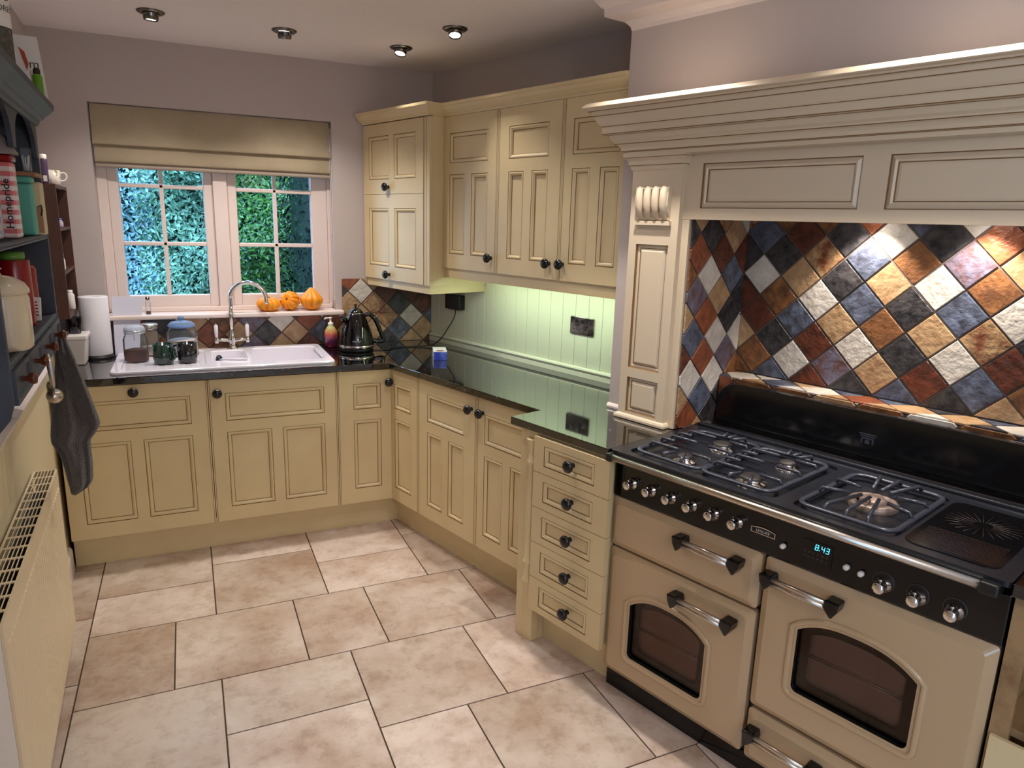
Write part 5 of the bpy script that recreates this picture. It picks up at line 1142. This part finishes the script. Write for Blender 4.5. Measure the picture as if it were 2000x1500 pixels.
MB().lathe([(0.033, S0), (0.035, S0 + 0.004), (0.035, 1.456), (0.030, 1.468), (0, 1.470)], (-1.55, -0.088, 0), M_RED, n=26).build('canister', rt2)
cd_ = MB().plate([(0.106, S0), (0.128, S0), (0.133, 1.372), (0.108, 1.374)], [], lambda u, v, d: (d, -u, v), -1.612, -1.596, M_LBL)
cdr = Lc('card_packet', 'small white and red card packet in front of the red tins', 'packet', -1.60, 0.12, S0); cd_.build('packet_body', cdr, bevel=0.002)
b = MB()
for k in range(5): b.box(-1.6135, -1.6125, -0.124, -0.112, 1.318 + 0.010 * k, 1.322 + 0.010 * k, M_RED)
b.build('print', cdr)
# brown wooden shelf unit in the corner above the worktop
ws = thing('spice_shelf', 'dark brown open wooden shelf unit on the left wall by the window', 'shelf', 'L', (-0.24, -0.05, 1.157))
SX0, SX1, SD = -0.490, -0.008, -0.100
MB().box(SX0, SX0 + 0.016, SD, -0.0005, 1.157, 1.745, M_WOOD).box(SX1 - 0.016, SX1, SD, -0.0005, 1.157, 1.745, M_WOOD).box(SX0 + 0.0165, SX1 - 0.0165, -0.008, -0.0005, 1.157, 1.745, M_WOOD).build('frame', ws, bevel=0.0015)
for z in (1.157, 1.354, 1.545, 1.729): MB().box(SX0 + 0.0165, SX1 - 0.0165, SD, -0.0085, z, z + 0.014, M_WOOD).build('shelf', ws)
pb_ = Lc('pill_tub', 'purple plastic tub with white lid on top of the brown shelf unit', 'tub', -0.44, 0.06, 1.7455)
M_PURP = mat('purple_label', (72, 54, 84), 0.35)
MB().lathe([(0.0125, 1.7455), (0.0138, 1.749), (0.0138, 1.845), (0.011, 1.850)], (-0.44, -0.062, 0), M_PURP, n=20).build('tub_body', pb_)
MB().lathe([(0.0128, 1.8505), (0.0128, 1.868), (0, 1.870)], (-0.44, -0.062, 0), M_PLASTW, n=20).build('lid', pb_)
MB().box(-0.4548, -0.4537, -0.070, -0.056, 1.755, 1.780, M_LBL).build('bar_code_label', pb_)
mg = Lc('mug', 'white patterned mug on top of the brown shelf unit', 'mug', -0.25, 0.08, 1.7455)
MB().lathe([(0.026, 1.7455), (0.033, 1.750), (0.035, 1.812), (0.033, 1.812), (0.031, 1.756), (0, 1.752)], (-0.25, -0.068, 0), mat('white_mug_print', (226, 216, 204), 0.25, noise=((150, 140, 90), 55, 2, 0.6, 0.63)), n=30).build('cup', mg)
MB().tube(smooth([(-0.246, -0.101, 1.800), (-0.244, -0.118, 1.802), (-0.243, -0.126, 1.788), (-0.244, -0.118, 1.770), (-0.246, -0.100, 1.765)]), 0.0035, M_PLASTW, 8).build('handle', mg)
def tube_bottle(name, label, X, d, z0, z1, r, mt, cap, caph=0.015):
    t = Lc(name, label, 'bottle', X, d, z0)
    MB().lathe([(r * .9, z0), (r, z0 + 0.003), (r, z1 - 0.012), (r * .6, z1)], (X, -d, 0), mt, n=18).build('bottle_body', t)
    MB().lathe([(r * .65, z1 + 0.0004), (r * .65, z1 + caph), (0, z1 + caph + 0.001)], (X, -d, 0), cap, n=16).build('cap', t)
M_PINK = mat('pink_plastic', (214, 70, 120), 0.35); M_BLUEC = mat('blue_plastic_cap', (40, 70, 170), 0.35); M_MAUVE = mat('mauve_label', (190, 170, 196), 0.4)
tube_bottle('pink_bottle', 'slim pink bottle on the upper shelf of the brown unit', -0.36, 0.080, 1.5595, 1.600, 0.009, M_PINK, M_PINK, 0.01)
tube_bottle('lotion_bottle', 'mauve bottle with blue mark beside the pink bottle', -0.25, 0.080, 1.5595, 1.590, 0.013, M_MAUVE, M_BLUEC, 0.008)
tube_bottle('lotion_tube', 'white tube with blue cap on the brown unit', -0.33, 0.082, 1.3685, 1.42, 0.009, M_PLASTW, M_BLUEC, 0.02)
tube_bottle('white_bottle', 'white squat bottle on the bottom shelf of the brown unit', -0.22, 0.085, 1.1715, 1.250, 0.018, M_PLASTW, M_PLASTW, 0.012)
tube_bottle('slim_bottle', 'slim white bottle behind the squat bottle on the brown unit', -0.34, 0.078, 1.1715, 1.290, 0.009, M_PLASTW, M_BLUEC, 0.03)

# ================================================================== CEILING DOWNLIGHTS
def downlight(label, x, y, tilt, az, power=1.0, cone=1.45, blend=1.0):
    t = thing('ceiling_downlight', label, 'downlight', 'B', (x, y, CEIL), 'chrome eyeball downlights in the ceiling')
    MB().lathe([(0.056, -0.0003), (0.056, -0.004), (0.048, -0.009), (0.036, -0.010), (0.034, -0.0003)], (x, y, CEIL), M_DCHROME, n=32, caps=False).build('ring', t)
    R_ = Matrix.Rotation(az, 3, 'Z') @ Matrix.Rotation(tilt, 3, 'Y')
    def rot_(b): b.v = [tuple(R_ @ (Vector(p) - Vector((x, y, CEIL))) + Vector((x, y, CEIL))) for p in b.v]; return b
    e = rot_(MB().lathe([(0.032, -0.006), (0.031, -0.020), (0.028, -0.036), (0.025, -0.036), (0.024, -0.028)], (x, y, CEIL), M_DCHROME, n=28, caps=False)).build('eyeball', t)
    rot_(MB().lathe([(0.024, -0.030), (0.0, -0.031)], (x, y, CEIL), M_BULB, n=24, caps=False)).build('bulb', e)
    d = R_ @ Vector((0, 0, -1)); p = Vector((x, y, CEIL)) + d * 0.045
    l = lamp('SPOT', 'spot_lamp', t, p, W_SPOT * power, LAMP, spot_size=cone, spot_blend=blend, shadow_soft_size=0.022)
    l.rotation_euler = d.to_track_quat('-Z', 'Y').to_euler()
# (x, y, tilt, direction of tilt)
downlight('leftmost chrome eyeball downlight near the window wall', -0.988, 0.085, 0.05, -0.6, 1.0, 2.1)
downlight('second chrome eyeball downlight from the left, above the sink', -0.443, 0.106, 0.16, -1.9, 1.0, 1.9)
downlight('chrome eyeball downlight nearest the back corner', 0.115, 0.138, 0.36, 0.8, 0.6, 1.6)
downlight('chrome eyeball downlight above the run beside the mantel hood', 0.226, -0.334, 0.36, 1.2, 0.85, 1.6)
ra, rb = wR(-0.11, -1.60), wR(-0.11, -2.46)
downlight('chrome eyeball downlight in front of the mantel shelf, left half', ra[0], ra[1], 0.04, PI + TH, 1.5, 1.7)
downlight('chrome eyeball downlight in front of the mantel shelf, right half', rb[0], rb[1], 0.04, PI + TH, 1.5, 1.7)
downlight('chrome eyeball downlight over the aisle by the wall rack', -0.70, -1.45, 0.12, 2.8, 0.12, 1.7)
downlight('chrome eyeball downlight over the middle of the aisle', -0.15, -1.15, 0.10, PI + 0.2, 0.6, 1.9)
gl = thing('added_fill_globe', 'added opal fill globe, unseen behind the camera', 'fill light', 'B', (-0.1, -4.55, CEIL - 0.30))  # globe added out of view as soft frontal fill
MB().lathe([(0.0, -0.15), (0.06, -0.138), (0.105, -0.105), (0.14, -0.05), (0.15, 0.0), (0.14, 0.05), (0.105, 0.105), (0.05, 0.14)], (-0.1, -4.55, CEIL - 0.20), M_FILLGLOBE, n=28, caps=False).build('fill_globe', gl)
MB().lathe([(0.05, -0.062), (0.06, -0.03), (0.06, -0.0005)], (-0.1, -4.55, CEIL), M_CHROME, n=24).build('fill_globe_plate', gl)
lamp('POINT', 'fill_globe_lamp', gl, (-0.1, -4.55, CEIL - 0.40), W_FILL, LAMP, shadow_soft_size=0.15)
for o in bpy.data.objects:
    if '_b' in o: del o['_b']
